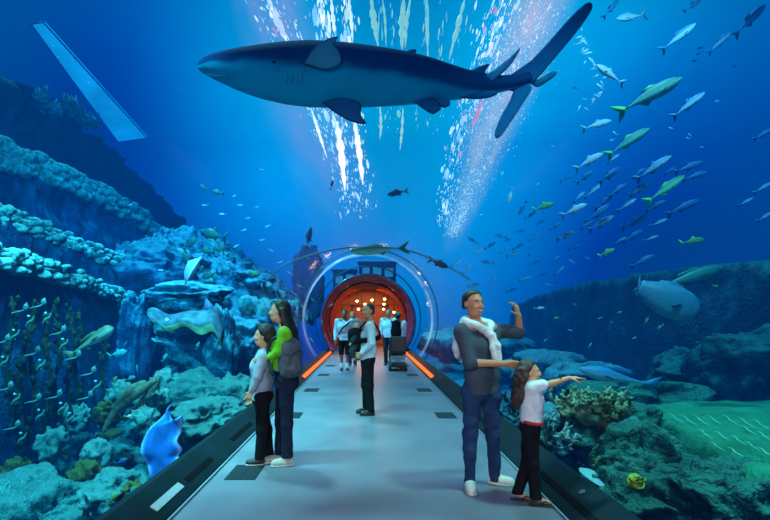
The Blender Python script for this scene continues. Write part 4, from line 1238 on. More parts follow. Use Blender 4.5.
# brown mottled ray draped over the rock on the left
def wobbegong():
    org = P(188, 322, 12.0); t = thing('carpet_shark', 'mottled grey-brown flat ray draped under the round boulder on the left', 'ray', org)
    top = [(148, 309), (158, 310), (175, 313), (195, 312), (208, 306), (218, 310), (224, 325)]
    bot = [(157, 325), (165, 331), (178, 327), (190, 330), (203, 333), (214, 334), (222, 345)]
    A = spline([P(x, y, 12.0) - org for x, y in top], 36); B = spline([P(x, y, 11.7) - org for x, y in bot], 36); vs = []; cs = []; fs = []
    for i in range(36):
        for k in range(13):
            u = k / 12; p = A[i] * (1 - u) + B[i] * u + V(0, -0.22 * math.sin(math.pi * u), 0.05 * math.sin(i * .5)); vs.append(p)
            g = float(fbm(V(i * .22, k * .35, 2), 3, 6)); cs.append(np.array(lin(95, 105, 120)) * (1 + g) if k < 9 else np.array(lin(150, 165, 120)) * (1 + .5 * g))
    n = len(vs); vs += [p + V(0, 0.08, 0) for p in vs]; cs += cs
    for i in range(35):
        for k in range(12):
            a, b, c_, d_ = i * 13 + k, i * 13 + k + 1, (i + 1) * 13 + k + 1, (i + 1) * 13 + k; fs.append((a, b, c_, d_)); fs.append((n + d_, n + c_, n + b, n + a))
    link('body', mesh_np('body', vs, fs, cs), MATTE, t)
    v_, f_ = lump(P(167, 320, 11.7) - org, V(1, 1, 1) * 0.05, 2, 2, 0); link('eye', mesh_np('eye', v_, f_), mat_plain('pale_eye', (0.6, 0.65, 0.6), 0.3), t)
    v_, f_, c_ = fin([P(203, 309, 11.9) - org, P(206, 298, 11.9) - org, P(214, 306, 11.9) - org, P(212, 312, 11.9) - org], 0.02, lin(90, 100, 130)); link('fin', mesh_np('fin', v_, f_, c_), FISH, t)
wobbegong()

# pale kite-shaped ray
def kite():
    org = P(192, 270, 11.5); t = thing('kite_ray', 'pale pink kite-shaped fish hovering above the boulder on the left', 'fish', org)
    q = [P(x, y, d) - org for x, y, d in [(185, 284, 11.5), (184, 272, 11.5), (188, 261, 11.5), (201, 257, 11.4), (199, 266, 11.5), (192, 276, 11.5)]]
    v_, f_, c_ = fin(q, 0.04, lin(170, 165, 200), V(0, 1, 0)); link('body', mesh_np('body', v_, f_, c_), FISH, t)
    v_, f_ = tube([q[0], (q[0] + q[3]) / 2 + V(0, -.06, 0), q[3]], 0.02, 6); link('spine', mesh_np('spine', v_, f_, [lin(215, 205, 225)] * len(v_)), FISH, t)
kite()

# brown shark-like fish and neighbours on the left
big_fish('brown_catshark', 'brown-topped pale fish swimming up right before the strand wall', 'fish', 0.74, 0.19, 0.17, lin(100, 100, 80), lin(150, 185, 180), 93, 340, 8.0, 33, 0, False, 0.2, 0.2,
         [(0, .3), (.03, .62), (.1, .95), (.22, 1), (.4, .86), (.6, .55), (.8, .3), (1, .14)])
Y_ = lin(150, 160, 60); TL = lin(50, 150, 160); GR = lin(40, 150, 140)
left_bits = [('teal reef fish', (119, 353, 10, 20, 16), TL, 'teal fish right of the brown-topped fish, below its tail'), ('yellow reef fish', (115, 379, 9.5, 8, 60), Y_, 'small yellow-brown fish upright beside the last strand'),
             ('teal reef fish', (131, 378, 9.8, 12, 20), TL, 'teal fish with a pale eye above the whip corals'), ('teal reef fish', (137, 368, 10.5, 9, 100), TL, 'small round teal fish above the whip corals'),
             ('teal reef fish', (165, 357, 11, 10, 60), GR, 'green round fish inside the dark hollow, left side'), ('teal reef fish', (198, 345, 11, 9, 70), GR, 'green round fish inside the dark hollow, right side'),
             ('white fish', (129, 416, 8, 7, 10), (0.8, 0.85, 0.85), 'tiny white fish under the whip corals'), ('blue fish', (122, 461, 7, 14, 20), lin(30, 90, 150), 'blue and orange fish above the turquoise bed'),
             ('yellow fish', (114, 497, 6, 13, 45), Y_, 'yellow-green fish lowest on the left bed near the kerb'), ('green fish', (133, 490, 5.9, 12, 45), GR, 'green fish next to the kerb on the left bed'),
             ('yellow fish', (40, 488, 7, 9, 60), Y_, 'small ochre fish between the bottom left boulders'), ('teal fish', (154, 340, 11.5, 9, 150), TL, 'slim teal fish left of the dark hollow')]
cache = {}
def fmesh(key, *a, **k):
    if key not in cache:
        cache[key] = simple_fish(key, *a, **k); cache[key].materials.append(FISH)
    return cache[key]
def putm(me, *a, **k):
    return put(me, *a, **k)

_link0 = link
def link(name, me, mat, parent=None, loc=None):
    return _link0(name, me, mat if mat is not None else None, parent, loc)

for i, (nm, (px, py, d, ln, an), col, lab) in enumerate(left_bits):
    me = fmesh('reef_%s' % str(col), 1.0, .42, .2, [x * .8 for x in col], col, dors=.25)
    put(me, 'reef_fish', lab, 'fish', px, py, d, an, ln, 1.25, yaw=10)

# green drifting fish above the slope
me = fmesh('surgeon', 1.0, .5, .22, lin(8, 66, 70), lin(20, 92, 78), dors=.2)
for (px, py, ln, an, lf, ww) in [(213, 234, 26, 15, True, 'largest of the cluster'), (190, 243, 18, 45, False, 'upper left of the cluster'), (187, 259, 18, 55, True, 'directly behind the pale kite fish'), (207, 251, 15, 10, True, 'centre of the cluster'),
                                 (209, 275, 19, -20, True, 'lowest of the cluster'), (201, 269, 10, 60, False, 'right beside the pale kite fish'), (218, 249, 13, 20, True, 'rightmost of the cluster'), (217, 192, 13, 10, True, 'high above the cluster on the right'), (203, 187, 9, 40, True, 'high above the cluster on the left')]:
    put(me, 'surgeonfish', 'teal-green oval fish over the left reef slope, %s' % ww, 'fish', px, py, 14, an, ln, 1.25, left=lf, group='teal-green fish over the left slope')

# the rows of small upright fish before the strand wall
def dart(kind):
    parts = []
    if kind == 0:
        parts.append(lump(V(0.30, 0, 0.12), V(.17, .12, .22), 3, 2, .12) + (lin(70, 120, 120),)); parts.append(lump(V(0.36, -.09, .16), V(.05, .04, .05), 3, 1, 0) + ((.02, .02, .02),))
        v_, f_ = tube(spline([V(.28, 0, -.02), V(.0, 0, -.14), V(-.35, 0, -.2), V(-.62, 0, -.27)], 14), list(np.linspace(.075, .018, 14)), 7); parts.append((v_, f_, lin(90, 135, 138)))
        parts.append(fin([(.28, .3), (.38, .42), (.40, .28)], .02, lin(100, 150, 130)))
    else:
        v_, f_ = tube(spline([V(.3, 0, .36), V(.2, 0, .1), V(-.05, 0, -.06), V(-.2, 0, -.3)], 14), [.03, .04, .05, .06, .075, .085, .09, .09, .085, .08, .07, .06, .05, .03], 7); parts.append((v_, f_, lin(84, 124, 112)))
        parts.append(lump(V(-.02, 0, .34), V(.1, .08, .08), 2, 1, .1) + (lin(120, 180, 190),)); parts.append(fin([(.0, -.1), (.12, -.2), (.02, -.25)], .02, lin(110, 130, 90)))
    v_, f_, c_ = merge(parts); me = mesh_np('dart', v_, f_, c_); me.materials.append(FISH); return me
D0, D1 = dart(0), dart(1)
rowA = [(21, 309), (39, 304), (59, 331), (33, 352), (89, 372), (6, 387), (55, 395), (34, 399), (13, 426), (86, 396), (3, 340), (74, 356)]
rowB = [(29, 322), (46, 319), (3, 363), (40, 366), (96, 387), (15, 400), (39, 416), (61, 409), (21, 439), (70, 419), (63, 345), (14, 336)]
for k, (rw, me, nm) in enumerate(((rowA, D0, 'round head and tail trailing left'), (rowB, D1, 'slim curved body'))):
    for (px, py) in rw:
        put(me, 'garden_eel', 'small pale fish with %s in the left rows' % nm, 'fish', px, py, 7.3 if px < 30 else 7.6, 0, 16 if k == 0 else 12, 1.0 if k == 0 else .7, group='rows of small %s fish before the left wall' % ('round-headed' if k == 0 else 'curved'))

# ---------------- the silver school on the right
SIL = fmesh('silver', 1.0, .24, .12, lin(60, 120, 175), lin(170, 205, 225), dors=.2, stripe=lin(200, 225, 235))
BLU = fmesh('bluefish', 1.0, .25, .12, lin(6, 84, 150), lin(40, 140, 190), dors=.2)
GRN = fmesh('greenback', 1.0, .24, .14, lin(20, 110, 120), lin(95, 190, 170), dors=.15, stripe=lin(130, 215, 175), fincol=lin(70, 180, 90))
WHT = fmesh('whitefish', 1.0, .28, .15, lin(150, 180, 205), lin(225, 232, 238), dors=.25)
YEL = fmesh('yellowtail', 1.0, .32, .15, lin(70, 140, 90), lin(110, 180, 110), dors=.3, fincol=lin(120, 190, 70))
solo = [
    (WHT, 'white tuna-shaped fish at the top right of the shark tail', 629, 17, 11, 34, -12, True), (WHT, 'white fish with a pale tail right of the shark\'s lower tail', 608, 73, 9, 36, 30, True),
    (GRN, 'largest green-backed fish in the upper right water', 654, 93, 8, 72, 28, False), (SIL, 'thin pale fish alone right of the largest green-backed fish', 691, 103, 9, 40, 38, False),
    (WHT, 'white fish heading right below the shark tail', 599, 124, 10, 30, 15, False), (GRN, 'dark green-backed fish below the largest green-backed fish', 631, 140, 9, 50, 33, False),
    (SIL, 'silver slim fish near the top edge, left of the thin pair', 681, 35, 10, 42, 38, False), (SIL, 'thin silver fish near the top edge, left of the topmost one', 722, 40, 11, 32, 43, False),
    (SIL, 'thin silver fish at the upper right corner', 752, 18, 11, 42, 46, False), (BLU, 'blue fish tail up at the top edge beside the white tuna-shaped fish', 612, 7, 11, 24, 50, False), (SIL, 'silver fish cut by the top edge', 694, 4, 11, 22, 35, False),
    (WHT, 'white slim fish left of the school, below the shark tail', 591, 160, 9, 32, 30, False), (WHT, 'bright white fish at the left of the school', 576, 209, 9, 28, 25, False), (GRN, 'fat green mottled fish in the middle of the right school', 668, 187, 7, 46, 36, False),
    (SIL, 'long silver fish above the fat green one', 656, 166, 8.6, 42, 35, False), (BLU, 'faint blue fish right behind the fat green one', 691, 166, 9, 30, 20, False), (BLU, 'blue fish touching the fat green one on the right', 697, 175, 9.4, 26, 18, False),
    (BLU, 'lone blue fish below and right of the fat green one', 685, 206, 9, 34, 26, False), (YEL, 'green-yellow fish with a broad tail above the right shelf', 694, 241, 8, 24, 10, False), (YEL, 'small green-yellow fish low left of the right shelf rim', 608, 252, 8.5, 18, 25, False),
    (BLU, 'blue fish just above the rim of the right shelf', 644, 260, 8.5, 26, 28, False), (SIL, 'faint silver fish near the right edge at mid height', 747, 201, 10, 16, 30, False), (SIL, 'silver fish touching the right frame edge, above the faint one', 764, 187, 9, 20, 32, False),
    (SIL, 'silver fish touching the right frame edge, below the faint one', 766, 216, 9, 18, 32, False), (BLU, 'blue fish at the right frame edge high up', 765, 133, 9, 22, 30, False),
    (YEL, 'yellow-green fish left of the school, heading right', 545, 206, 10, 22, 18, False), (WHT, 'pale oval fish upright below the glint curtain', 510, 197, 10, 18, -70, True), (BLU, 'dark blue slim fish behind the pale oval one', 522, 209, 10.5, 18, -60, True),
    (WHT, 'small white fish left of the man\'s raised hand, over open water', 540, 308, 9, 11, 5, False)]
for me, lab, px, py, d, ln, an, lf in solo:
    put(me, 'school_fish', lab, 'fish', px, py, d, an, ln, 1.22, left=lf, yaw=-8)
rs = np.random.RandomState(12)
mid_ = [(567, 178, 14, 25), (611, 174, 30, 36), (641, 188, 28, 32), (619, 189, 24, 36), (594, 190, 22, 40), (599, 212, 32, 36), (603, 222, 32, 30), (636, 221, 28, 28), (634, 235, 24, 32), (567, 235, 22, 25), (652, 238, 16, 20), (580, 196, 18, 42),
        (621, 240, 15, 28), (588, 224, 18, 30), (576, 247, 14, 20), (556, 226, 14, 30), (657, 205, 22, 30), (628, 204, 22, 34), (586, 176, 20, 38), (605, 201, 22, 38), (660, 222, 18, 25), (640, 172, 18, 36), (672, 170, 18, 30), (614, 158, 16, 36)]
for px, py, ln, an in mid_:
    put(BLU if rs.rand() < .55 else SIL, 'school_fish', 'slim silver-blue fish slanting up right within the dense right school', 'fish', px, py, rs.uniform(8.5, 11), an, ln, 1.22, yaw=rs.uniform(-15, 10), group='dense school on the right')
far_ = [(499, 236), (479, 251), (491, 245), (514, 254), (529, 255), (566, 233), (508, 240), (521, 231), (536, 262), (548, 244), (486, 262), (472, 240), (503, 268), (526, 278), (544, 274), (556, 258), (493, 280), (512, 290), (535, 236), (550, 285),
        (468, 268), (560, 270), (475, 285), (519, 246), (541, 222), (531, 215), (573, 262), (588, 258), (458, 262), (505, 251)]
for px, py in far_:
    put(SIL if rs.rand() < .6 else BLU, 'small_fish', 'tiny pale fish drifting in the open water between the glint curtain and the right school', 'fish', px, py, rs.uniform(13, 17), rs.uniform(5, 45), rs.uniform(7, 15), 1.22, left=rs.rand() < .25, group='tiny fish in the open water on the right')
spk = [(717, 138), (698, 54), (694, 61), (770, 60), (688, 138), (717, 101), (766, 115), (575, 88), (585, 99), (612, 140), (553, 146), (538, 184), (671, 128), (735, 66), (615, 133), (690, 135), (700, 48), (702, 147)]
for px, py in spk:
    put(WHT, 'small_fish', 'tiny pale speck-like fish scattered high in the right water', 'fish', px, py, rs.uniform(11, 14), rs.uniform(-20, 40), rs.uniform(4, 8), 1.22, left=rs.rand() < .5, group='tiny fish high in the right water')
low = [(570, 330), (600, 318), (590, 345), (612, 322), (561, 352), (620, 312), (660, 327), (575, 305), (556, 318), (545, 340), (568, 362), (634, 338), (697, 342), (716, 286)]
for px, py in low:
    put(SIL if rs.rand() < .6 else YEL, 'small_fish', 'tiny fish hovering before the dark right shelf wall', 'fish', px, py, rs.uniform(6.5, 8.5), rs.uniform(-40, 60), rs.uniform(4, 8), 1.22, left=rs.rand() < .5, group='tiny fish before the right shelf')
put(YEL, 'reef_fish', 'yellow fish hovering mid-height before the right shelf', 'fish', 647, 320, 7, 60, 8, 1.22)
put(YEL, 'reef_fish', 'bright green fish beside the boulder left of the pufferfish', 'fish', 597, 460, 4.7, 60, 13, 1.22)

# ---------------- fish over the far tunnel and elsewhere
DK = fmesh('darkfish', 1.0, .34, .18, lin(12, 40, 70), lin(30, 70, 100), dors=.25, fincol=lin(90, 70, 60))
put(DK, 'upright_fish', 'dark fish hanging nearly upright above the far rock stack', 'fish', 309, 236, 15, 80, 24, 1.22, yaw=10)
put(BLU, 'blue_fish', 'small blue fish below the bright left streaks', 'fish', 332, 184, 12, 75, 11, 1.22)
put(DK, 'shark', 'small dark shark-like silhouette right of the tunnel axis below the big shark', 'fish', 396, 193, 16, -12, 22, 1.22, left=True)
put(YEL, 'yellow_fish', 'yellow fish over the blue coral slope left of the tunnel', 'fish', 255, 273, 11, -15, 10, 1.22)
TEAL = fmesh('longteal', 1.0, .20, .14, lin(30, 140, 130), lin(110, 210, 190), dors=.1)
put(TEAL, 'long_fish', 'long teal fish lying across the top of the tunnel arch', 'fish', 374, 250, 11, -4, 60, 1.2, left=True)
put(DK, 'long_fish', 'dark striped fish on the arch line right of the long teal one', 'fish', 440, 264, 11, -22, 22, 1.2)
near = [(321, 268, 8, 60), (300, 286, 9, 20), (313, 300, 8, 130), (331, 305, 7, 30), (312, 340, 7, 50), (295, 302, 12, 10), (275, 300, 12, 5), (420, 268, 6, 60), (262, 286, 8, 80), (430, 305, 6, 20), (426, 285, 6, 120), (290, 273, 9, 40), (308, 258, 6, 30), (415, 300, 5, 60), (322, 322, 6, 75), (425, 330, 6, 20)]
for px, py, ln, an in near:
    put(SIL if py % 2 else TEAL, 'small_fish', 'tiny pale fish drifting close around the far end of the tunnel', 'fish', px, py, 13.0, an, ln, 1.22, left=px % 2 == 0, group='tiny fish around the far tunnel')
lf_ = [(248, 218), (240, 205), (236, 246), (262, 240), (228, 262), (244, 230), (271, 250), (234, 196), (222, 214), (280, 262), (257, 207), (268, 226), (160, 270), (130, 205), (262, 170), (205, 205)]
for px, py in lf_:
    put(SIL, 'small_fish', 'tiny pale fish over the blue coral slope on the left', 'fish', px, py, rs.uniform(12, 15), rs.uniform(-30, 30), rs.uniform(5, 9), 1.22, left=rs.rand() < .5, group='tiny fish over the left slope')
# grey pink curl of small white fish under the shark tail
for i in range(22):
    t_ = i / 21; px = 578 + 34 * math.sin(t_ * 5.2) * 0.5 + 20 * t_; py = 108 - 72 * t_ + rs.uniform(-5, 5)
    put(WHT, 'small_fish', 'tiny white fish in the swirling curl right of the shark tail', 'fish', px + rs.uniform(-6, 6), py, rs.uniform(10, 11.5), rs.uniform(10, 80), rs.uniform(6, 13), 1.22, left=rs.rand() < .5, group='tiny white fish curl under the shark tail')

# thin tube imitating a line of refracted light over the arch
q = spline([P(x, y, 12.5) for x, y in [(266, 281), (285, 265), (315, 254), (345, 248), (380, 247), (410, 251), (435, 260), (456, 271), (470, 280)]], 60)
v_, f_ = tube(q, 0.022, 8)
prop(link('arch_refraction', mesh_np('refraction_line', v_, f_), mat_plain('refraction_blue', (0.03, 0.16, 0.28), 0.5, noise=0.3)), 'thin dark refraction line arching over the far end of the tunnel', 'refraction_line')
# ================================================================== water-surface reflections, painted as glowing flakes, streaks and veils
def curtain_mat(name, col, estr, alpha=1.0):
    m, nt, out = nodes(name); L = nt.links.new
    b = N(nt, 'ShaderNodeBsdfPrincipled'); setin(b, Roughness=0.3); b.inputs['Emission Strength'].default_value = estr
    at = N(nt, 'ShaderNodeAttribute'); at.attribute_name = 'Col'
    L(at.outputs['Color'], b.inputs['Base Color']); L(at.outputs['Color'], b.inputs['Emission Color'])
    L(b.outputs[0], out.inputs['Surface']); return m
SPARK = curtain_mat('painted_sparkle', None, 1.25)
STREAK = curtain_mat('surface_glint', None, 1.5)


def flakes(name, label, cat, path, n, width, depth_j, size, cols, seed, mat, dens=None, stretch=2.2, group=None):
    """thousands of tilted flat flakes glowing as painted glints, strewn along a path"""
    rs = np.random.RandomState(seed); q = spline(path, 80); vs = []; fs = []; cs = []
    org = q[40]
    for i in range(n):
        t = rs.rand() if dens is None else dens(rs.rand()); k = min(78, int(t * 79)); p = q[k]; tg = unit(q[k + 1] - q[k])
        wd = np.interp(t, [0, .5, 1], width)
        c = p + V(rs.normal() * wd, rs.normal() * depth_j, rs.normal() * wd * 0.5)
        s = size * math.exp(rs.normal() * 0.55); side = unit(np.cross(tg, V(0, 1, 0)) + rs.normal(size=3) * 0.4)
        a = tg * s * stretch * rs.uniform(.6, 1.6); b_ = side * s * 0.6; up = np.cross(tg, side) * s * 0.25
        o = len(vs); vs += [c - a - org, c - 0.3 * a + b_ - org, c + 0.5 * a + 0.8 * b_ - org, c + a - org, c + 0.4 * a - b_ - org, c - 0.5 * a - 0.8 * b_ - org, c + up - org]
        fs += [(o + j, o + (j + 1) % 6, o + 6) for j in range(6)]
        cc = cols[rs.choice(len(cols), p=PW[:len(cols)] / PW[:len(cols)].sum())]; cs += [cc] * 7
    o = link(name, mesh_np(name, vs, fs, cs), mat, None, org)
    return prop(o, label, cat, group, 'stuff')
PW = np.array([.40, .27, .15, .08, .05, .05])
WCOL = [(1.7, .90, .85), (1.0, .72, .78), (.5, .58, .75), (1.5, .82, .5), (1.8, .24, .40), (.5, .34, .66)]
# left curtain, three trails of glints
flakes('glint_trail', 'leftmost trail of white glints and confetti-like bubbles left of the big shark\'s fins', 'bubbles', [P(262, -15, 10), P(295, 60, 13), P(325, 130, 17), P(350, 200, 21)], 420, (.22, .22, .28), .5, .030, WCOL, 1, SPARK)
flakes('glint_trail', 'bright white bubble trail falling below the big shark\'s belly', 'bubbles', [P(318, -10, 12), P(331, 80, 14), P(343, 150, 17), P(352, 215, 21)], 460, (.15, .16, .28), .4, .032, WCOL[:3], 2, SPARK)
flakes('glint_trail', 'second white glint trail just right of the brightest one', 'bubbles', [P(345, -10, 12), P(353, 80, 14), P(361, 150, 17), P(366, 210, 21)], 300, (.11, .12, .2), .4, .030, WCOL[:4], 3, SPARK)
# pale yellow-green glints over the middle
for i, (x0, x1, x2, w_) in enumerate([(380, 379, 378, .06), (392, 390, 388, .05), (405, 401, 397, .08), (428, 421, 415, .05), (447, 437, 426, .07), (470, 455, 436, .07)]):
    flakes('surface_streak', 'thin yellowish glint trail below the water surface, %s from the left' % ['first', 'second', 'third', 'fourth', 'fifth', 'sixth'][i], 'glints',
           [P(x0, -10, 12), P(x1, 70, 14), P(x2, 130, 17)], 40, (w_, w_ * .8, w_), .3, .024, [(.5, .52, .42), (.8, .56, .3), (.2, .42, .48)], 20 + i, STREAK, stretch=3.2)
# right curtain: dense white plume with a glittering left edge
flakes('glint_plume', 'dense white glint plume sweeping down to the left behind the shark tail', 'bubbles', [P(540, -15, 10), P(515, 60, 12.5), P(490, 130, 16), P(468, 195, 20), P(452, 236, 23)], 7500, (.40, .42, .15), .5, .012, WCOL[:3] , 30, SPARK, dens=lambda u: u ** 0.75, stretch=1.6)
flakes('glint_trail', 'confetti-coloured glint trail along the left edge of the right plume', 'bubbles', [P(506, -10, 10.5), P(480, 70, 13), P(462, 130, 16), P(448, 190, 20), P(445, 225, 23)], 620, (.16, .18, .2), .4, .034, WCOL, 31, SPARK)
# soft veils and ribbons: reflected surface light painted as glow
def strip(name, label, path, w_, col, seed, alpha):
    q = spline(path, 120); vs = []; fs = []; cs = []; NW = 41
    for i, p in enumerate(q):
        t = i / 119; wd = np.interp(t, [0, .5, 1], w_)
        for k in range(NW):
            u = k / (NW - 1) - 0.5; vs.append(p + V(u * 2 * wd, 0.25 * math.cos(u * 3.1), 0.0))
            a = max(0.0, math.cos(u * math.pi)) ** 1.6 * float(1 - sstep(.6, 1, t)); cs.append((a, t, u + .5))
    nzv = fbm(np.array([(c[2] * 7, c[1] * 9, seed) for c in cs]), 5, seed)
    cs = [(c[0] * float(np.clip(.62 + .75 * n_, 0.1, 1)),) * 3 for c, n_ in zip(cs, nzv)]
    for i in range(119):
        for k in range(NW - 1): fs.append((i * NW + k, i * NW + k + 1, (i + 1) * NW + k + 1, (i + 1) * NW + k))
    me = mesh_np(name, vs, fs, cs)
    m, nt, out = nodes(name + '_mist'); L = nt.links.new
    tr = N(nt, 'ShaderNodeBsdfTransparent'); e = N(nt, 'ShaderNodeEmission'); e.inputs[0].default_value = c4(col); e.inputs[1].default_value = 1.0
    at = N(nt, 'ShaderNodeAttribute'); at.attribute_name = 'Col'
    m3 = N(nt, 'ShaderNodeMath', operation='MULTIPLY'); L(at.outputs['Fac'], m3.inputs[0]); m3.inputs[1].default_value = alpha
    mx = N(nt, 'ShaderNodeMixShader'); L(m3.outputs[0], mx.inputs[0]); L(tr.outputs[0], mx.inputs[1]); L(e.outputs[0], mx.inputs[2]); L(mx.outputs[0], out.inputs['Surface'])
    prop(link(name, me, m), label, 'bubbles', None, 'stuff')
strip('glint_veil', 'soft white veil of painted surface light within the right plume', [P(548, -20, 10.6), P(520, 60, 13), P(492, 130, 16.5), P(468, 200, 20.5), P(446, 262, 24)], (.9, 1.0, .5), (1.9, .72, .84), 1, .95)
strip('glint_veil', 'pale violet mist of fine bubbles left of the big shark\'s belly', [P(262, -20, 11), P(290, 60, 14), P(316, 130, 18), P(338, 190, 22), P(352, 262, 26)], (.9, 1.9, 2.2), (1.3, .48, .86), 2, .55)
def ribbons(label, lines, col, seed, d):
    for i, (pts, w_) in enumerate(lines):
        q = spline([P(x, y, d) for x, y in pts], 26); rs = np.random.RandomState(seed + i); vs = []; fs = []
        for k, p in enumerate(q):
            ww = w_ * d / F * (0.35 + abs(math.sin(k * .55 + i)) * .5 + rs.rand() * .35) * math.sin(math.pi * (0.06 + .9 * k / 25))
            vs += [p + V(-ww, 0, 0), p + V(0, -ww * .4, 0), p + V(ww, 0, 0), p + V(0, ww * .4, 0)]
        for k in range(25):
            for j in range(4): fs.append((4 * k + j, 4 * k + (j + 1) % 4, 4 * k + 4 + (j + 1) % 4, 4 * k + 4 + j))
        prop(link('surface_streak', mesh_np('streak', np.array(vs) - q[0], fs, [col] * len(vs)), STREAK, None, q[0]), label % ['first', 'second', 'third', 'fourth', 'fifth', 'sixth', 'seventh', 'eighth'][i], 'glints')
ribbons('long white light ribbon left of the tunnel axis, %s from left', [([(267, -5), (277, 20), (288, 44)], 4.5), ([(311, 108), (318, 130), (327, 158)], 1.8), ([(337, 122), (341, 150), (345, 190)], 4.2), ([(354, 122), (359, 150), (363, 185)], 3.2), ([(331, -4), (333, 18), (336, 40)], 2.2), ([(348, -4), (351, 18), (353, 40)], 2.0)], (1.7, .85, .8), 1, 13)
ribbons('pale green light ribbon under the surface by the shark, %s from left', [([(371, -5), (374, 22), (378, 46)], 3.4), ([(382, -5), (385, 20), (386, 46)], 1.4), ([(404, -5), (402, 25), (402, 50)], 3.8), ([(411, -5), (407, 20), (405, 48)], 2.0), ([(427, -5), (427, 20), (428, 60)], 2.2), ([(466, -5), (458, 25), (449, 60)], 2.6), ([(380, 105), (381, 125), (380, 140)], 1.6), ([(403, 108), (402, 130), (400, 150)], 1.6)], (.55, .52, .42), 40, 13)

# slanted skylight strip at the upper left
def skylight():
    c = [P(31, 24, 20), P(43, 22, 20), P(147, 138, 28), P(118, 142, 28)]
    org = sum(c) / 4
    m, nt, out = nodes('skylight_glass'); L = nt.links.new
    e = N(nt, 'ShaderNodeEmission'); tc = N(nt, 'ShaderNodeTexCoord'); vo = N(nt, 'ShaderNodeTexVoronoi'); setin(vo, Scale=2.6); L(tc.outputs['Object'], vo.inputs['Vector'])
    nz = N(nt, 'ShaderNodeTexNoise'); setin(nz, Scale=0.55, Detail=5.0); L(tc.outputs['Object'], nz.inputs['Vector'])
    rp = N(nt, 'ShaderNodeValToRGB'); el = rp.color_ramp.elements; el[0].position = 0.0; el[0].color = (0.6, 1.0, 1.0, 1); el[1].position = 0.13; el[1].color = (0.05, 0.42, 0.72, 1); L(vo.outputs['Distance'], rp.inputs['Fac'])
    mr = N(nt, 'ShaderNodeMapRange'); setin(mr, From_Min=.3, From_Max=.7, To_Min=1.1, To_Max=2.0); L(nz.outputs['Fac'], mr.inputs['Value'])
    L(rp.outputs[0], e.inputs[0]); L(mr.outputs[0], e.inputs[1]); L(e.outputs[0], out.inputs['Surface'])
    vs = [p - org for p in c] + [p - org + V(0, 0.15, 0.1) for p in c]
    fs = [(0, 1, 2, 3), (7, 6, 5, 4), (0, 4, 5, 1), (1, 5, 6, 2), (2, 6, 7, 3), (3, 7, 4, 0)]
    t = bpy.data.objects.new('window_5', None); C.objects.link(t); t.location = org; prop(t, kind='structure')
    link('pane', mesh_np('pane', vs, fs, smooth=False), m, t)
    fr = []
    for a, b_ in ((0, 1), (1, 2), (2, 3), (3, 0)): fr.append(tube([vs[a], vs[b_]], 0.035, 6))
    v_, f_, _ = merge(fr); link('frame', mesh_np('frame', v_, f_), mat_plain('skylight_frame', (0.05, 0.4, 0.6), 0.5), t)
skylight()
# ================================================================== people
SKIN = mat_attr('skin', 0.5, 0.05, 30, spec=0.35)
HAIR_B = mat_plain('black_hair', (0.008, 0.007, 0.007), 0.6, noise=0.5, nscale=40, bump=0.4)
HAIR_BR = mat_plain('brown_hair', (0.040, 0.020, 0.013), 0.6, noise=0.6, nscale=35, bump=0.5)
EYE_W = mat_attr('eyeball', 0.2, 0.0)
BROW = mat_plain('brow', (0.012, 0.009, 0.008), 0.7)


def cloth(name, col, rough=0.85, noise=0.18, nscale=9, bump=0.25, fine=220):
    m, nt, out = nodes(name); L = nt.links.new
    b = N(nt, 'ShaderNodeBsdfPrincipled'); setin(b, Roughness=rough); b.inputs['Specular IOR Level'].default_value = 0.2
    tc = N(nt, 'ShaderNodeTexCoord'); n1 = N(nt, 'ShaderNodeTexNoise'); setin(n1, Scale=nscale, Detail=5.0, Distortion=0.8); L(tc.outputs['Object'], n1.inputs['Vector'])
    n2 = N(nt, 'ShaderNodeTexNoise'); setin(n2, Scale=fine, Detail=2.0); L(tc.outputs['Object'], n2.inputs['Vector'])
    rp = N(nt, 'ShaderNodeValToRGB'); e = rp.color_ramp.elements; e[0].position = .3; e[1].position = .7
    e[0].color = c4([x * (1 - noise) for x in col]); e[1].color = c4([min(1, x * (1 + noise)) for x in col]); L(n1.outputs['Fac'], rp.inputs['Fac']); L(rp.outputs[0], b.inputs['Base Color'])
    ad = N(nt, 'ShaderNodeMath', operation='MULTIPLY_ADD'); L(n2.outputs['Fac'], ad.inputs[0]); ad.inputs[1].default_value = 0.12; L(n1.outputs['Fac'], ad.inputs[2])
    bp = N(nt, 'ShaderNodeBump'); setin(bp, Strength=bump, Distance=0.03); L(ad.outputs[0], bp.inputs['Height']); L(bp.outputs[0], b.inputs['Normal']); L(b.outputs[0], out.inputs['Surface'])
    return m


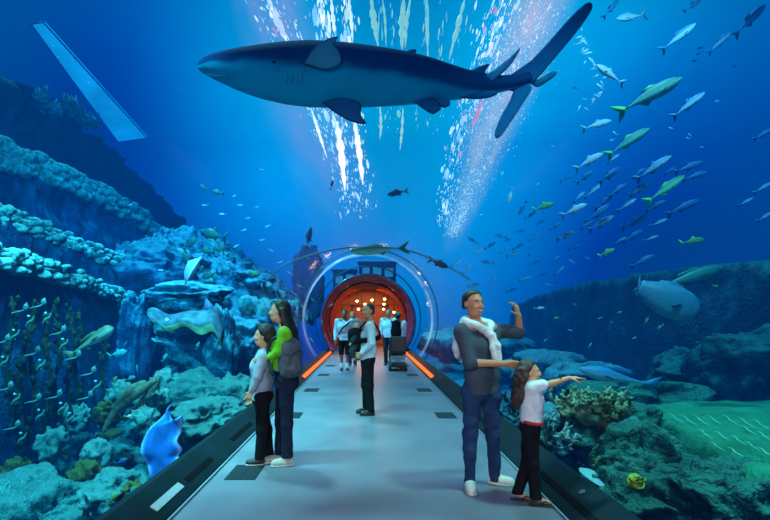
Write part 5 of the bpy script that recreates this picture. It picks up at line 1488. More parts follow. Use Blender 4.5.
class Figure:
    """joints in metres around the feet point: x right in the picture, y away, z up; fwd/right are the chest's directions"""
    def __init__(s, px, py, d, H, label, heading, skin, build=1.0, lean=(0, 0), head_dir=None, child=False, eye_lean=0.0):
        s.px, s.py, s.d, s.H = px, py, d, H; s.sc = d / F
        org = P(px, py, d); org[2] = 0.0
        s.org = org
        s.root = thing('person', label, 'person', org)
        a = math.radians(heading)                      # 0 = facing the picture's right, 90 = facing away, 180 = facing left
        s.f = V(math.cos(a), math.sin(a), 0); s.r = V(s.f[1], -s.f[0], 0); s.up = V(0, 0, 1)
        s.skin = np.array(skin); s.b = build; s.child = child
        ln = lambda z: V(lean[0], lean[1], 0) * z
        J = s.J = {}
        sw = (0.118 if not child else 0.108) * H * (0.93 + .07 * build); hw = 0.05 * H
        J['pelvis'] = V(0, 0, .525 * H) + ln(.5) * H * 0
        J['waist'] = V(0, 0, .60 * H) + ln(.15) * H; J['chest'] = V(0, 0, .715 * H) + ln(.5) * H; J['neck'] = V(0, 0, .835 * H) + ln(.85) * H
        hl = .132 * H if not child else .155 * H
        J['head'] = V(0, 0, H - hl * 0.52) + ln(1.0) * H + s.f * 0.015 * H
        s.hl = hl
        for sd, k in (('R', 1), ('L', -1)):
            J['sh' + sd] = J['neck'] + s.r * sw * k + V(0, 0, -.022 * H)
            J['el' + sd] = J['sh' + sd] + s.r * k * .03 * H + V(0, 0, -.172 * H) - s.f * .02 * H
            J['wr' + sd] = J['el' + sd] + s.f * .04 * H + V(0, 0, -.15 * H)
            J['hip' + sd] = J['pelvis'] + s.r * hw * k + V(0, 0, -.01 * H)
            J['kn' + sd] = s.r * hw * 1.0 * k + V(0, 0, .285 * H) + s.f * .012 * H
            J['an' + sd] = s.r * hw * 0.95 * k + V(0, 0, .05 * H)
        s.hd = unit(head_dir) if head_dir is not None else s.f
        s.hands = {'R': dict(curl=.55), 'L': dict(curl=.55)}
        s.toe = {'R': s.f, 'L': s.f}

    def at(s, px, py, dy=0.0):
        """joint seen at a pixel, dy metres beyond the feet"""
        return P(px, py, s.d + dy) - s.org

    def set(s, **k):
        s.J.update(k); return s

    # ---- skin
    def body(s, h, fingers=True, legs=True, feet=False):
        J, H, b = s.J, s.H, s.b; S = SDF(); S.k = 0
        q = H / 1.75; bw = b * q
        hf, hu = s.hd, None
        hr = unit(np.cross(hf, V(0, 0, 1))); hu = np.cross(hr, hf); s.hr, s.hu = hr, hu
        R = [hr, hf, hu]; hc = J['head']; g = s.hl / 0.231; s.g = g
        hp = lambda r, f, u: hc + g * (hr * r + hf * f + hu * u)
        s.hp = hp
        # torso core, limbs
        S.cap(J['pelvis'], J['waist'], .085 * bw, .085 * bw, .05); S.cap(J['waist'], J['chest'], .085 * bw, .095 * bw, .05)
        S.cap(J['shR'] * .75 + J['neck'] * .25, J['shL'] * .75 + J['neck'] * .25, .065 * bw, .065 * bw, .05)
        S.cap(J['neck'] - V(0, 0, .02 * H), hp(0, -.012, -.06), .048 * bw * (0.84 if s.child else 1), .045 * bw * (0.84 if s.child else 1), .03)
        for sd in 'RL':
            S.chain([J['sh' + sd], J['el' + sd]], [.047 * bw, .036 * bw], .02); S.chain([J['el' + sd], J['wr' + sd]], [.038 * bw, .026 * bw], .02)
            if legs:
                S.chain([J['hip' + sd], J['kn' + sd]], [.075 * bw, .050 * bw], .03); S.chain([J['kn' + sd], J['an' + sd]], [.05 * bw, .034 * bw], .02)
                if feet: S.cap(J['an' + sd] - V(0, 0, .012 * H), J['an' + sd] + s.toe[sd] * .085 * H + V(0, 0, -.03 * H), .032 * q, .022 * q, .02)
        # head
        S.ell(hp(0, -.016, .032), V(.074, .093, .083) * g, R, .01); S.ell(hp(0, .022, -.028), V(.061, .070, .082) * g, R, .03)
        S.ell(hp(0, .036, -.084), V(.043, .044, .030) * g, R, .035)
        S.cap(hp(-.03, .074, .018), hp(.03, .074, .018), .014 * g, .014 * g, .02)
        S.cap(hp(0, .090, .008), hp(0, .106, -.030), .0075 * g, .0125 * g, .014); S.cap(hp(-.012, .092, -.034), hp(.012, .092, -.034), .009 * g, .009 * g, .01)
        for k in (-1, 1):
            S.ell(hp(.031 * k, .098, .0), V(.017, .013, .010) * g, R, .012, 's'); S.ell(hp(.077 * k, -.008, -.008), V(.010, .019, .031) * g, R, .008)
            S.ell(hp(.036 * k, .066, -.032), V(.022, .02, .018) * g, R, .02)
        S.cap(hp(-.018, .086, -.060), hp(.018, .086, -.060), .008 * g, .008 * g, .008); S.cap(hp(-.014, .085, -.071), hp(.014, .085, -.071), .008 * g, .008 * g, .008)
        # hands
        tips = []
        for sd in 'RL':
            hd = s.hands[sd]; w = J['wr' + sd]; L_ = .108 * H * (0.97 if not s.child else 1.0)
            D = unit(hd.get('dir', J['wr' + sd] - J['el' + sd])); Nn = hd.get('palm', None)      # palm: which way the palm faces
            if Nn is None: Nn = -s.r * (1 if sd == 'R' else -1)
            Nn = unit(np.asarray(Nn) - D * (np.asarray(Nn) @ D)); T = np.cross(D, Nn)         # T: toward the thumb
            if sd == 'L': T = -T
            if 'thumb' in hd: T = unit(np.asarray(hd['thumb']) - D * (np.asarray(hd['thumb']) @ D)); 
            rf = .0088 * q if not s.child else .0068
            pl = L_ * .50
            if not fingers:
                S.cap(w, w + D * pl, .024 * q, .036 * q, .01, None); S.cap(w + D * pl, w + D * (L_ * .8) + Nn * L_ * .15, .030 * q, .018 * q, .015)
                S.cap(w + D * pl * .4, w + D * pl * .9 + T * L_ * .25, .013 * q, .010 * q, .008); continue
            curl = hd.get('curl', .5); curls = hd.get('curls', [curl * 0.8, curl, curl * 1.1, curl * 1.2]); spread = hd.get('spread', .06)
            for i in range(4):
                o = (1.5 - i) * L_ * .105
                kn = w + D * pl * (1 - .05 * abs(i - 1.2)) + T * o
                S.cap(w + D * L_ * .06 + T * o * .6, kn, .0145 * q * (.8 if s.child else 1), .0115 * q * (.8 if s.child else 1), .010)
                ln_ = L_ * (.46, .52, .48, .37)[i]; dirv = unit(D + T * (1.5 - i) * spread); p = kn; an_ = 0
                for j, fr in enumerate((.45, .31, .24)):
                    an_ += curls[i] * (.9, 1.0, .7)[j]; dv = dirv * math.cos(an_) + Nn * math.sin(an_); e = p + dv * ln_ * fr
                    S.cap(p, e, rf * (1.05 - .1 * j), rf * (.98 - .12 * j), .0035); p = e
            tb = w + D * L_ * .14 + T * L_ * .13 + Nn * L_ * .02; to = hd.get('thumb_out', .8)
            m1 = tb + unit(D * .75 + T * to + Nn * .3) * L_ * .22; m2 = m1 + unit(D * 1.0 + T * to * .6 + Nn * .35 * (1 + curl)) * L_ * .17; m3 = m2 + unit(D + T * .25 * to + Nn * .5 * (1 + curl)) * L_ * .13
            S.chain([w + D * L_ * .08 + T * L_ * .05, m1], [.014 * q, .0115 * q], .008); S.chain([m1, m2, m3], [rf * 1.2, rf * 1.1, rf * .9], .004)
        lip = hp(0, .092, -.065); lipc = s.skin * np.array([.95, .62, .58])

        def colfn(v):
            c = np.tile(s.skin, (len(v), 1))
            dl = v - lip; e = ((dl @ hr) / (.026 * g)) ** 2 + ((dl @ hu) / (.012 * g)) ** 2 + ((dl @ hf) / (.03 * g)) ** 2
            f = np.clip(1.6 - 1.2 * e, 0, 1)[:, None]; c = c * (1 - f) + lipc * f
            for k in (-1, 1):
                dl = v - hp(.036 * k, .08, -.03); e = (np.linalg.norm(dl, axis=1) / (.03 * g)) ** 2; f = (0.25 * np.clip(1 - e, 0, 1))[:, None]; c = c * (1 - f) + s.skin * np.array([1.15, .75, .7]) * f
            return c
        s.bodyobj = sdf_obj('body', S, h, SKIN, s.root, colfn, smooth_it=1 if h < .009 else 0)
        # eyes and brows
        for k in (-1, 1):
            v, f = ico(3); c = hp(.031 * k, .077, .001); r = .0125 * g
            fr = v @ hf; cols = np.where((fr > .88)[:, None], (.012, .008, .006), np.where((fr > .80)[:, None], (.05, .025, .012), (.75, .74, .72)))
            link('eye', mesh_np('eye', v * r + c, f, cols), EYE_W, s.root)
            q_ = spline([hp(.014 * k, .092, .019), hp(.031 * k, .089, .026), hp(.050 * k, .074, .019)], 8)
            v_, f_ = tube(q_, [.003 * g, .0042 * g, .0046 * g, .0046 * g, .0042 * g, .0036 * g, .003 * g, .002 * g], 6); link('eyebrow', mesh_np('brow', v_, f_), BROW, s.root)
        return s

    def hair(s, mat, h, thick=.012, line=.052, back=-.075, extra=None, noise=None, side=0.0):
        S = SDF(); g, hp = s.g, s.hp; R = [s.hr, s.hd, s.hu]
        S.ell(hp(0, -.018, .034), V(.074 + thick, .093 + thick, .083 + thick) * g, R, .01)
        S.ell(hp(0, -.05, -.02), V(.068 + thick * .6, .062 + thick * .6, .075) * g, R, .02)
        if extra: extra(S)
        # face opening: remove what lies before the hairline
        hc = s.J['head']
        def opening(G):
            dl = (G - hc) / g; f = dl @ s.hd; u = dl @ s.hu; r = np.abs(dl @ s.hr)
            hl = line + 0.0 * u
            face = np.minimum(f - (.035 + 0.55 * (u - line) + side), (line + .02 + .25 * (.07 - r)) - u)     # in front and under the hairline
            return np.where((u < .14) & (np.linalg.norm(dl, axis=-1) < .16), np.minimum(face * g, .05), -.1)
        def nape(G):
            dl = (G - hc) / g; return ((back - dl @ s.hu) * g) if extra is None else np.full(G.shape[:-1], -1.0)
        return sdf_obj('hair', S, h, mat, s.root, None, (opening, nape), noise)

    # ---- clothes
    def top(s, name, mat, h, sleeve=1.0, hem=.50, puff=1.0, loose=.014, noise=(.010, (7, 7, 11), 3), neckline=.0, cuffs=None):
        """sleeve: 1 = to the wrist, 0.5 = to the elbow"""
        J, H, b = s.J, s.H, s.b; q = H / 1.75; bw = b * q; S = SDF(); l = loose
        flat = (1, 1, 1)
        cw = .085 * bw * puff
        for k in (-1, 1):
            S.cap(J['pelvis'] + s.r * k * .062 * bw + V(0, 0, (hem - .525) * H), J['waist'] + s.r * k * .055 * bw, .092 * bw * puff + l, .090 * bw * puff + l, .06)
            S.cap(J['waist'] + s.r * k * .055 * bw, J['chest'] + s.r * k * .072 * bw + s.f * .008 * q, .090 * bw * puff + l, .098 * bw * puff + l, .06)
            S.cap(J['chest'] + s.r * k * .072 * bw + s.f * .008 * q, J['sh' + 'LR'[k > 0]] - s.r * k * .03 * q - V(0, 0, .035 * q), .098 * bw * puff + l, .058 * bw + l, .05)
        S.cap(J['shR'] - s.r * .02 * q, J['shL'] + s.r * .02 * q, .052 * bw + l * .5, .052 * bw + l * .5, .04)
        S.cap(J['neck'] - V(0, 0, .035 * H), J['neck'] - V(0, 0, .004 * H), .075 * bw, .060 * bw, .04)
        for sd in 'RL':
            sh, el, wr = J['sh' + sd], J['el' + sd], J['wr' + sd]
            if sleeve <= .5:
                e = sh + (el - sh) * (sleeve / .5); S.chain([sh, e], [.052 * bw + l, .047 * bw + l * 1.2], .03)
            else:
                S.chain([sh, el], [.053 * bw + l, .041 * bw + l], .03); e = el + (wr - el) * ((sleeve - .5) / .5); S.chain([el, e], [.042 * bw + l, .031 * bw + l * .8], .02)
        cuts = [(V(0, 0, J['pelvis'][2] + (hem - .525) * H), V(0, 0, -1))]
        neck = J['neck'] + V(0, 0, .012 * H - neckline) ; cuts.append((neck + s.f * .0, unit(V(0, 0, 1) + s.f * .35)) if False else (lambda G, n=neck: np.where(np.linalg.norm(G - n, axis=-1) < .085 * q, (G - n) @ unit(V(0, 0, 1) + s.f * .4), -1)))
        return sdf_obj(name, S, h, mat, s.root, None, cuts, noise)

    def trousers(s, name, mat, h, waist=.575, hem=.035, loose=.016, flare=.0, noise=(.012, (9, 9, 6), 8)):
        J, H, b = s.J, s.H, s.b; q = H / 1.75; bw = b * q; S = SDF(); l = loose
        for k, sd in ((1, 'R'), (-1, 'L')):
            S.cap(J['pelvis'] + s.r * k * .058 * bw, J['pelvis'] * .3 + J['waist'] * .7 + s.r * k * .055 * bw, .092 * bw + l * .6, .088 * bw + l * .5, .05)
            S.cap(J['pelvis'] + s.r * k * .055 * bw - s.f * .03 * q, J['hip' + sd] - s.f * .015 * q, .088 * bw + l * .4, .08 * bw + l * .4, .04)
            S.chain([J['hip' + sd], J['kn' + sd]], [.080 * bw + l, .056 * bw + l], .035)
            e = J['an' + sd] + V(0, 0, hem * H - J['an' + sd][2]) ; S.chain([J['kn' + sd], e], [.056 * bw + l, .044 * bw + l + flare], .03)
        cuts = [(V(0, 0, hem * H), V(0, 0, -1)), (V(0, 0, waist * H), V(0, 0, 1))]
        return sdf_obj(name, S, h, mat, s.root, None, cuts, noise)

    def shoes(s, mat, sole_mat, h=.006, ln=.15, label=None):
        H = s.H; q = H / 1.75
        for sd in 'RL':
            a = s.J['an' + sd].copy(); t = s.toe[sd]; w = unit(np.cross(t, V(0, 0, 1)))
            heel = V(a[0], a[1], 0) - t * .030 * q; toe = V(a[0], a[1], 0) + t * (.62 * ln * H - 0.0) * 0.82
            S = SDF(); S.cap(heel + V(0, 0, .042 * q), toe + V(0, 0, .032 * q), .040 * q, .034 * q, .02); S.cap(heel + V(0, 0, .05 * q) + t * .02 * q, a + V(0, 0, .02 * q), .042 * q, .042 * q, .03)
            S.cap(heel + V(0, 0, .04 * q) + t * .06 * q, toe + V(0, 0, .03 * q) - t * .03 * q, .046 * q, .046 * q, .03)
            o = sdf_obj('shoe', S, h, mat, s.root, None, [(V(0, 0, .018 * q), V(0, 0, -1)), (V(0, 0, a[2] + .02 * q), V(0, 0, 1))])
            S = SDF(); S.cap(heel + V(0, 0, .015), toe + V(0, 0, .015), .042 * q, .037 * q, .01); S.cap(heel + t * .06 * q + V(0, 0, .015), toe - t * .03 * q + V(0, 0, .015), .048 * q, .049 * q, .02)
            sdf_obj('sole', S, h, sole_mat, o, None, [(V(0, 0, .002), V(0, 0, -1)), (V(0, 0, .022 * q), V(0, 0, 1))])


def tube_obj(name, pts, rad, mat, parent, n=40, seg=8):
    q = spline(pts, n); r = rad if np.isscalar(rad) else list(np.interp(np.linspace(0, 1, n), np.linspace(0, 1, len(rad)), rad))
    v_, f_ = tube(q, r, seg); return link(name, mesh_np(name, v_, f_), mat, parent)


WHITE_RUB = mat_plain('white_rubber', (0.72, 0.72, 0.70), 0.5, noise=0.06)
DARK_RUB = mat_plain('dark_rubber', (0.012, 0.012, 0.014), 0.6)

# ------------------------------------------------------------------ man in the dark sweater, right foreground
def man_right():
    g = Figure(484, 488, 4.40, 1.76, 'man in dark grey sweater and jeans, white jumper tied round his shoulders', -50, lin(192, 132, 100), 1.02, head_dir=unit(V(.42, -.91, .03)))
    A = g.at
    g.set(pelvis=A(483, 389, .0), waist=A(482, 373), chest=A(479, 347), neck=A(478, 324), head=A(473.5, 303.5, -.01),
          shR=A(462, 331, -.10), elR=A(470, 363, -.17), wrR=A(505, 363.5, -.16), shL=A(495, 331, .13), elL=A(519, 332, .16), wrL=A(518.5, 316, .10),
          hipR=A(473, 391, -.03), hipL=A(491, 391, .04), knR=A(470.5, 433, -.04), knL=A(492.5, 433, .08), anR=A(469.5, 476, -.03), anL=A(495.5, 472.5, .12))
    g.hands['R'] = dict(dir=V(1, .1, -.12), palm=V(0.1, .5, -1), curl=.35, curls=[.2, .3, .45, .6], thumb=V(0, -.5, .9), thumb_out=.5)
    g.hands['L'] = dict(dir=V(-.30, -.25, 1), palm=V(-.85, -.35, -.3), curls=[.35, .5, .6, .7], thumb=V(-.6, -.8, .15), thumb_out=1.0, spread=.1)
    g.toe['R'] = unit(V(-.05, -1, 0)); g.toe['L'] = unit(V(.93, -.35, 0))
    g.body(.0058)
    g.hair(HAIR_B, .006, thick=.010, line=.050, back=-.045, noise=(.004, (60, 60, 60), 2), side=-.01)
    g.top('sweater', cloth('charcoal_sweater', lin(62, 74, 88), bump=.3), .009, sleeve=.56, hem=.505, puff=.98, loose=.014)
    g.trousers('jeans', cloth('blue_denim', lin(34, 60, 100), noise=.35, nscale=5, bump=.5), .009, waist=.56, hem=.018, loose=.006, noise=(.026, (7, 7, 10), 8))
    g.shoes(mat_plain('white_shoe', (.70, .69, .64), .5, noise=.08), WHITE_RUB)
    # rolled cuffs at the elbows
    CM = bpy.data.materials['charcoal_sweater']
    for sd in 'RL':
        e = g.J['el' + sd] + (g.J['wr' + sd] - g.J['el' + sd]) * .10; dv = unit(g.J['wr' + sd] - g.J['el' + sd])
        S = SDF(); S.cap(e - dv * .012, e + dv * .012, .052, .052, .01); sdf_obj('cuff', S, .007, CM, g.root, None, [(e + dv * .022, dv), (e - dv * .025, -dv)], noise=(.006, (20, 20, 20), 4))
    # white jumper round the shoulders with a front knot
    W = cloth('white_knit', lin(205, 212, 216), bump=.5, nscale=14)
    S = SDF()
    n0 = g.J['neck']
    ring = [n0 + g.f * .115 + V(0, 0, -.085), n0 + g.r * .10 + g.f * .07 + V(0, 0, -.01), n0 + g.r * .135 + V(0, 0, .012) - g.f * .01, n0 + g.r * .07 - g.f * .085 + V(0, 0, .035), n0 - g.f * .10 + V(0, 0, .04),
            n0 - g.r * .07 - g.f * .08 + V(0, 0, .035), n0 - g.r * .125 + V(0, 0, .012), n0 - g.r * .09 + g.f * .07 + V(0, 0, -.01), n0 + g.f * .115 + V(0, 0, -.085)]
    q = spline(ring, 26); S.chain(list(q), [.027] * 26, .03)
    kn = n0 + g.f * .145 + V(0, 0, -.10); S.ell(kn, V(.032, .032, .030), None, .02)
    S.chain([kn, kn + V(.045, -.03, -.09), kn + V(.05, -.02, -.22)], [.022, .026, .032], .02); S.chain([kn, kn + V(-.005, -.03, -.10), kn + V(.015, -.03, -.18)], [.020, .024, .028], .02)
    # the body of the jumper hanging over the near shoulder and back
    b0 = n0 + g.r * .16 - g.f * .05; S.chain([n0 + g.r * .09 - g.f * .06 + V(0, 0, .02), b0 + V(-.02, 0, -.05), b0 + V(-.04, .03, -.20), b0 + V(-.03, .05, -.28)], [.036, .040, .036, .026], .03)
    S.chain([n0 - g.f * .10 + V(0, 0, .02), n0 - g.f * .15 + V(0, 0, -.15), n0 - g.f * .15 + V(0, 0, -.3)], [.06, .07, .06], .04)
    sdf_obj('tied_jumper', S, .008, W, g.root, None, (), (.012, (16, 16, 16), 5))['label'] = 'white jumper tied in a knot at the chest'
    S = SDF(); hp = g.hp
    v_, f_ = tube(spline([hp(-.022, .0935, -.062), hp(0, .100, -.0665), hp(.022, .0935, -.062)], 12), list(.001 + .0035 * np.sin(np.pi * np.linspace(0, 1, 12))), 6); link('teeth', mesh_np('teeth', v_, f_), mat_plain('teeth', (.8, .8, .76), .3), g.root)
    return g
MAN = man_right()

# ------------------------------------------------------------------ girl pointing
def girl():
    g = Figure(531, 502, 4.05, 1.19, 'girl with long curly brown hair in a white T-shirt, pointing to the right', -8, lin(206, 148, 114), .98, child=True, head_dir=unit(V(.96, -.16, .04)))
    A = g.at
    g.set(pelvis=A(531, 427), waist=A(531, 414), chest=A(531, 400), neck=A(529.5, 386), head=A(529.5, 372), shR=A(532, 388, -.09), shL=A(530, 388, .10), elR=A(552, 383.5, -.12), wrR=A(569, 378, -.12),
          elL=A(528, 408, .17), wrL=A(529, 424, .17), hipR=A(531, 429, -.05), hipL=A(530, 429, .06), knR=A(533, 464, -.05), knL=A(527, 464, .06), anR=A(535.5, 496.5, -.05), anL=A(517, 492.5, .07))
    g.hands['R'] = dict(dir=V(1, 0, .06), palm=V(.0, .25, -1), curls=[.04, .22, .35, .45], thumb=V(0, -1, -.2), thumb_out=.7, spread=.1)
    g.toe['R'] = unit(V(.95, -.28, 0)); g.toe['L'] = unit(V(.95, -.25, 0))
    g.body(.0055, feet=True)
    def long(S):
        hp = g.hp; rs = np.random.RandomState(3)
        for i in range(15):
            a = -.8 + 1.6 * (i / 14); o = hp(math.sin(a * 1.5) * .075, -.05 - .045 * math.cos(a * 1.5), .02)
            pts = [o]; p = o
            for k in range(7):
                p = p + V(-.004 - .006 * (k > 2), 0, -.042) + V(math.sin(k * 1.9 + i), math.cos(k * 1.7 + i * 2), 0) * .011; pts.append(p)
            S.chain(pts, [.03, .031, .032, .031, .030, .026, .021, .013], .014)
    g.hair(HAIR_BR, .0065, thick=.014, line=.055, extra=long, noise=(.010, (30, 30, 34), 6), side=-.012)
    g.top('t_shirt', cloth('white_cotton', lin(214, 220, 226), bump=.35), .007, sleeve=.26, hem=.56, puff=.98, loose=.014)
    g.trousers('trousers', cloth('black_trousers', lin(17, 19, 27), noise=.3), .007, waist=.60, hem=.045, loose=.012, flare=.004)
    S = SDF(); pv = g.J['pelvis']
    S.cap(pv + V(0, -.05, .040), pv + V(0, .05, .040), .088, .088, .01); sdf_obj('waistband', S, .006, mat_plain('red_band', lin(170, 24, 44), .7, noise=.2), g.root, None, [(pv + V(0, 0, .062), V(.12, -.0, 1)), (pv + V(0, 0, .036), V(-.12, 0, -1))])
    FLIP = mat_plain('brown_sandal', (.03, .018, .012), .6)
    for sd in 'RL':
        a = g.J['an' + sd]; t = g.toe[sd]; w = unit(np.cross(t, V(0, 0, 1))); b0 = V(a[0], a[1], 0)
        S = SDF(); S.cap(b0 - t * .03 + V(0, 0, .006), b0 + t * .13 + V(0, 0, .006), .026, .034, .01)
        o = sdf_obj('sandal', S, .004, FLIP, g.root, None, [(V(0, 0, .001), V(0, 0, -1)), (V(0, 0, .012), V(0, 0, 1))])
        tip = b0 + t * .115 + V(0, 0, .024)
        for k in (-1, 1): tube_obj('strap', [tip, b0 + t * .07 + w * k * .02 + V(0, 0, .044), b0 + t * .035 + w * k * .03 + V(0, 0, .012)], .006, FLIP, o, 12, 6)
    tube_obj('bracelet', [g.J['wrR'] + V(.0, .0, .0) + .021 * (V(0, 1, 0) * math.cos(a) + V(0, 0, 1) * math.sin(a)) - V(.07, 0, -.012) for a in np.linspace(0, 6.283, 12)], .004, BROW, g.root, 24, 6)
    return g
girl()

# ------------------------------------------------------------------ woman with backpack, and the boy before her
def woman():
    g = Figure(285, 464.5, 5.14, 1.70, 'long-haired woman in a lime green top wearing a grey backpack', 150, lin(216, 166, 136), .90, head_dir=unit(V(-.97, .1, .03)))
    A = g.at
    g.set(pelvis=A(286, 382), waist=A(286, 368), chest=A(285, 347), neck=A(284, 327), head=A(279.5, 311), shL=A(284, 333, -.15), elL=A(279, 352, -.16), wrL=A(269, 357, -.12), shR=A(285, 333, .15), elR=A(278, 355, .2), wrR=A(272, 368, .15),
          hipL=A(287, 384, -.07), hipR=A(284, 384, .07), knL=A(287, 424, -.07), knR=A(281, 424, .07), anL=A(287, 457.5, -.06), anR=A(280, 456, .06))
    g.hands['L'] = dict(dir=V(-1, -.05, .05), palm=V(-.1, .6, -.9), curls=[.35, .4, .5, .5], thumb=V(-.1, -.4, -.8), thumb_out=.6)
    g.toe['L'] = unit(V(-.96, -.25, 0)); g.toe['R'] = unit(V(-.95, -.3, 0))
    g.body(.0072)
    def long(S):
        hp = g.hp; rs = np.random.RandomState(5)
        for i in range(13):
            a = -1 + 2 * i / 12; o = hp(math.sin(a * 1.5) * .082, -.035 - .05 * math.cos(a * 1.4), .0)
            S.chain([o, o + V(.02, 0, -.10), o + V(.055 + .01 * math.sin(i * 2), 0, -.20), o + V(.085, -.01 * math.sin(i * 3), -.31), o + V(.10, 0, -.39)], [.034, .036, .036, .030, .014], .018)
    g.hair(HAIR_B, .0075, thick=.013, line=.055, extra=long, noise=(.005, (40, 40, 6), 6), side=-.006)
    g.top('top', cloth('lime_top', lin(112, 196, 40), bump=.4), .0085, sleeve=.93, hem=.60, puff=.95, loose=.012)
    g.trousers('trousers', cloth('navy_denim', lin(24, 32, 56), noise=.3), .009, waist=.64, hem=.05, loose=.012, flare=.010)
    g.shoes(mat_plain('beige_shoe', (.48, .42, .36), .6, noise=.2, nscale=30), WHITE_RUB, .008)
    # backpack: worn, but a thing of its own
    bp = g.org + A(290.5, 356.5, -.10) ; t = thing('backpack', 'dark grey backpack on the back of the woman in the green top', 'backpack', bp)
    t.rotation_euler = (0, 0, -math.radians(35))
    M = cloth('grey_pack', lin(82, 88, 98), bump=.5, nscale=12)
    S = SDF(); S.cap(V(0, 0, -.12), V(-.01, 0, .10), .10, .085, .04, (1, 1.5, 1)); S.cap(V(-.01, 0, .08), V(-.03, 0, .17), .08, .05, .05, (1, 1.4, 1))
    sdf_obj('pack', S, .009, M, t, None, (), (.012, (12, 12, 12), 3))
    S = SDF(); S.cap(V(.055, 0, -.12), V(.05, 0, -.02), .065, .055, .03, (1, 1.5, 1)); sdf_obj('front_pocket', S, .009, M, t, None, (), (.01, (14, 14, 14), 5))
    tube_obj('zip', [V(.085, -.11, .0), V(.10, -.06, .045), V(.108, 0, .06), V(.10, .06, .045), V(.085, .11, .0)], .006, DARK_RUB, t)
    for k in (-1, 1): tube_obj('strap', [V(-.03, .09 * k, .17), V(-.10, .125 * k, .185), V(-.165, .14 * k, .10), V(-.17, .15 * k, -.02), V(-.10, .15 * k, -.12), V(-.02, .13 * k, -.15)], [.014, .017, .017, .014, .010, .010], DARK_RUB, t)
    tube_obj('haul_loop', [V(-.02, -.03, .20), V(-.02, 0, .245), V(-.02, .03, .20)], .008, DARK_RUB, t, 16)
    return g
woman()

def boy():
    g = Figure(262, 463, 5.17, 1.44, 'boy in a pale grey long-sleeved shirt and black trousers facing the left glass', 172, lin(212, 160, 128), .92, child=True, head_dir=unit(V(-.99, .05, .03)))
    A = g.at
    g.set(pelvis=A(262, 396), waist=A(262, 384), chest=A(262, 366), neck=A(263, 350), head=A(264, 335.5), shL=A(263, 356, -.13), elL=A(257.5, 377, -.17), wrL=A(251.5, 391, -.17), shR=A(262, 356, .13), elR=A(257, 378, .17), wrR=A(252, 394, .16),
          hipL=A(263, 398, -.06), hipR=A(260, 398, .06), knL=A(262, 430, -.06), knR=A(266, 430, .08), anL=A(259.5, 457, -.06), anR=A(269, 455, .09))
    g.toe['L'] = unit(V(-.97, -.2, 0)); g.toe['R'] = unit(V(-.95, -.1, 0))
    g.body(.0072)
    g.hair(HAIR_B, .0075, thick=.018, line=.047, back=-.075, noise=(.006, (30, 30, 30), 6), side=.002)
    g.top('shirt', cloth('grey_shirt', lin(150, 168, 186), bump=.4), .0085, sleeve=.95, hem=.50, puff=1.0, loose=.016)
    g.trousers('trousers', cloth('black_jeans', lin(14, 16, 26), noise=.3), .009, waist=.58, hem=.04, loose=.018)
    g.shoes(mat_plain('black_sneaker', (.02, .022, .028), .6, noise=.3), WHITE_RUB, .008)
    # white toe stripes
    for sd in 'RL':
        a = g.J['an' + sd]; t = g.toe[sd]; w = unit(np.cross(t, V(0, 0, 1))); c = V(a[0], a[1], .058) + t * .055
        for k in (0, 1, 2): tube_obj('lace', [c + t * .022 * k - w * .032 - V(0, 0, .014 + .006 * k), c + t * .022 * k - V(0, 0, .004 + .006 * k), c + t * .022 * k + w * .032 - V(0, 0, .014 + .006 * k)], .0055, WHITE_RUB, g.root, 10, 6)
    return g
boy()

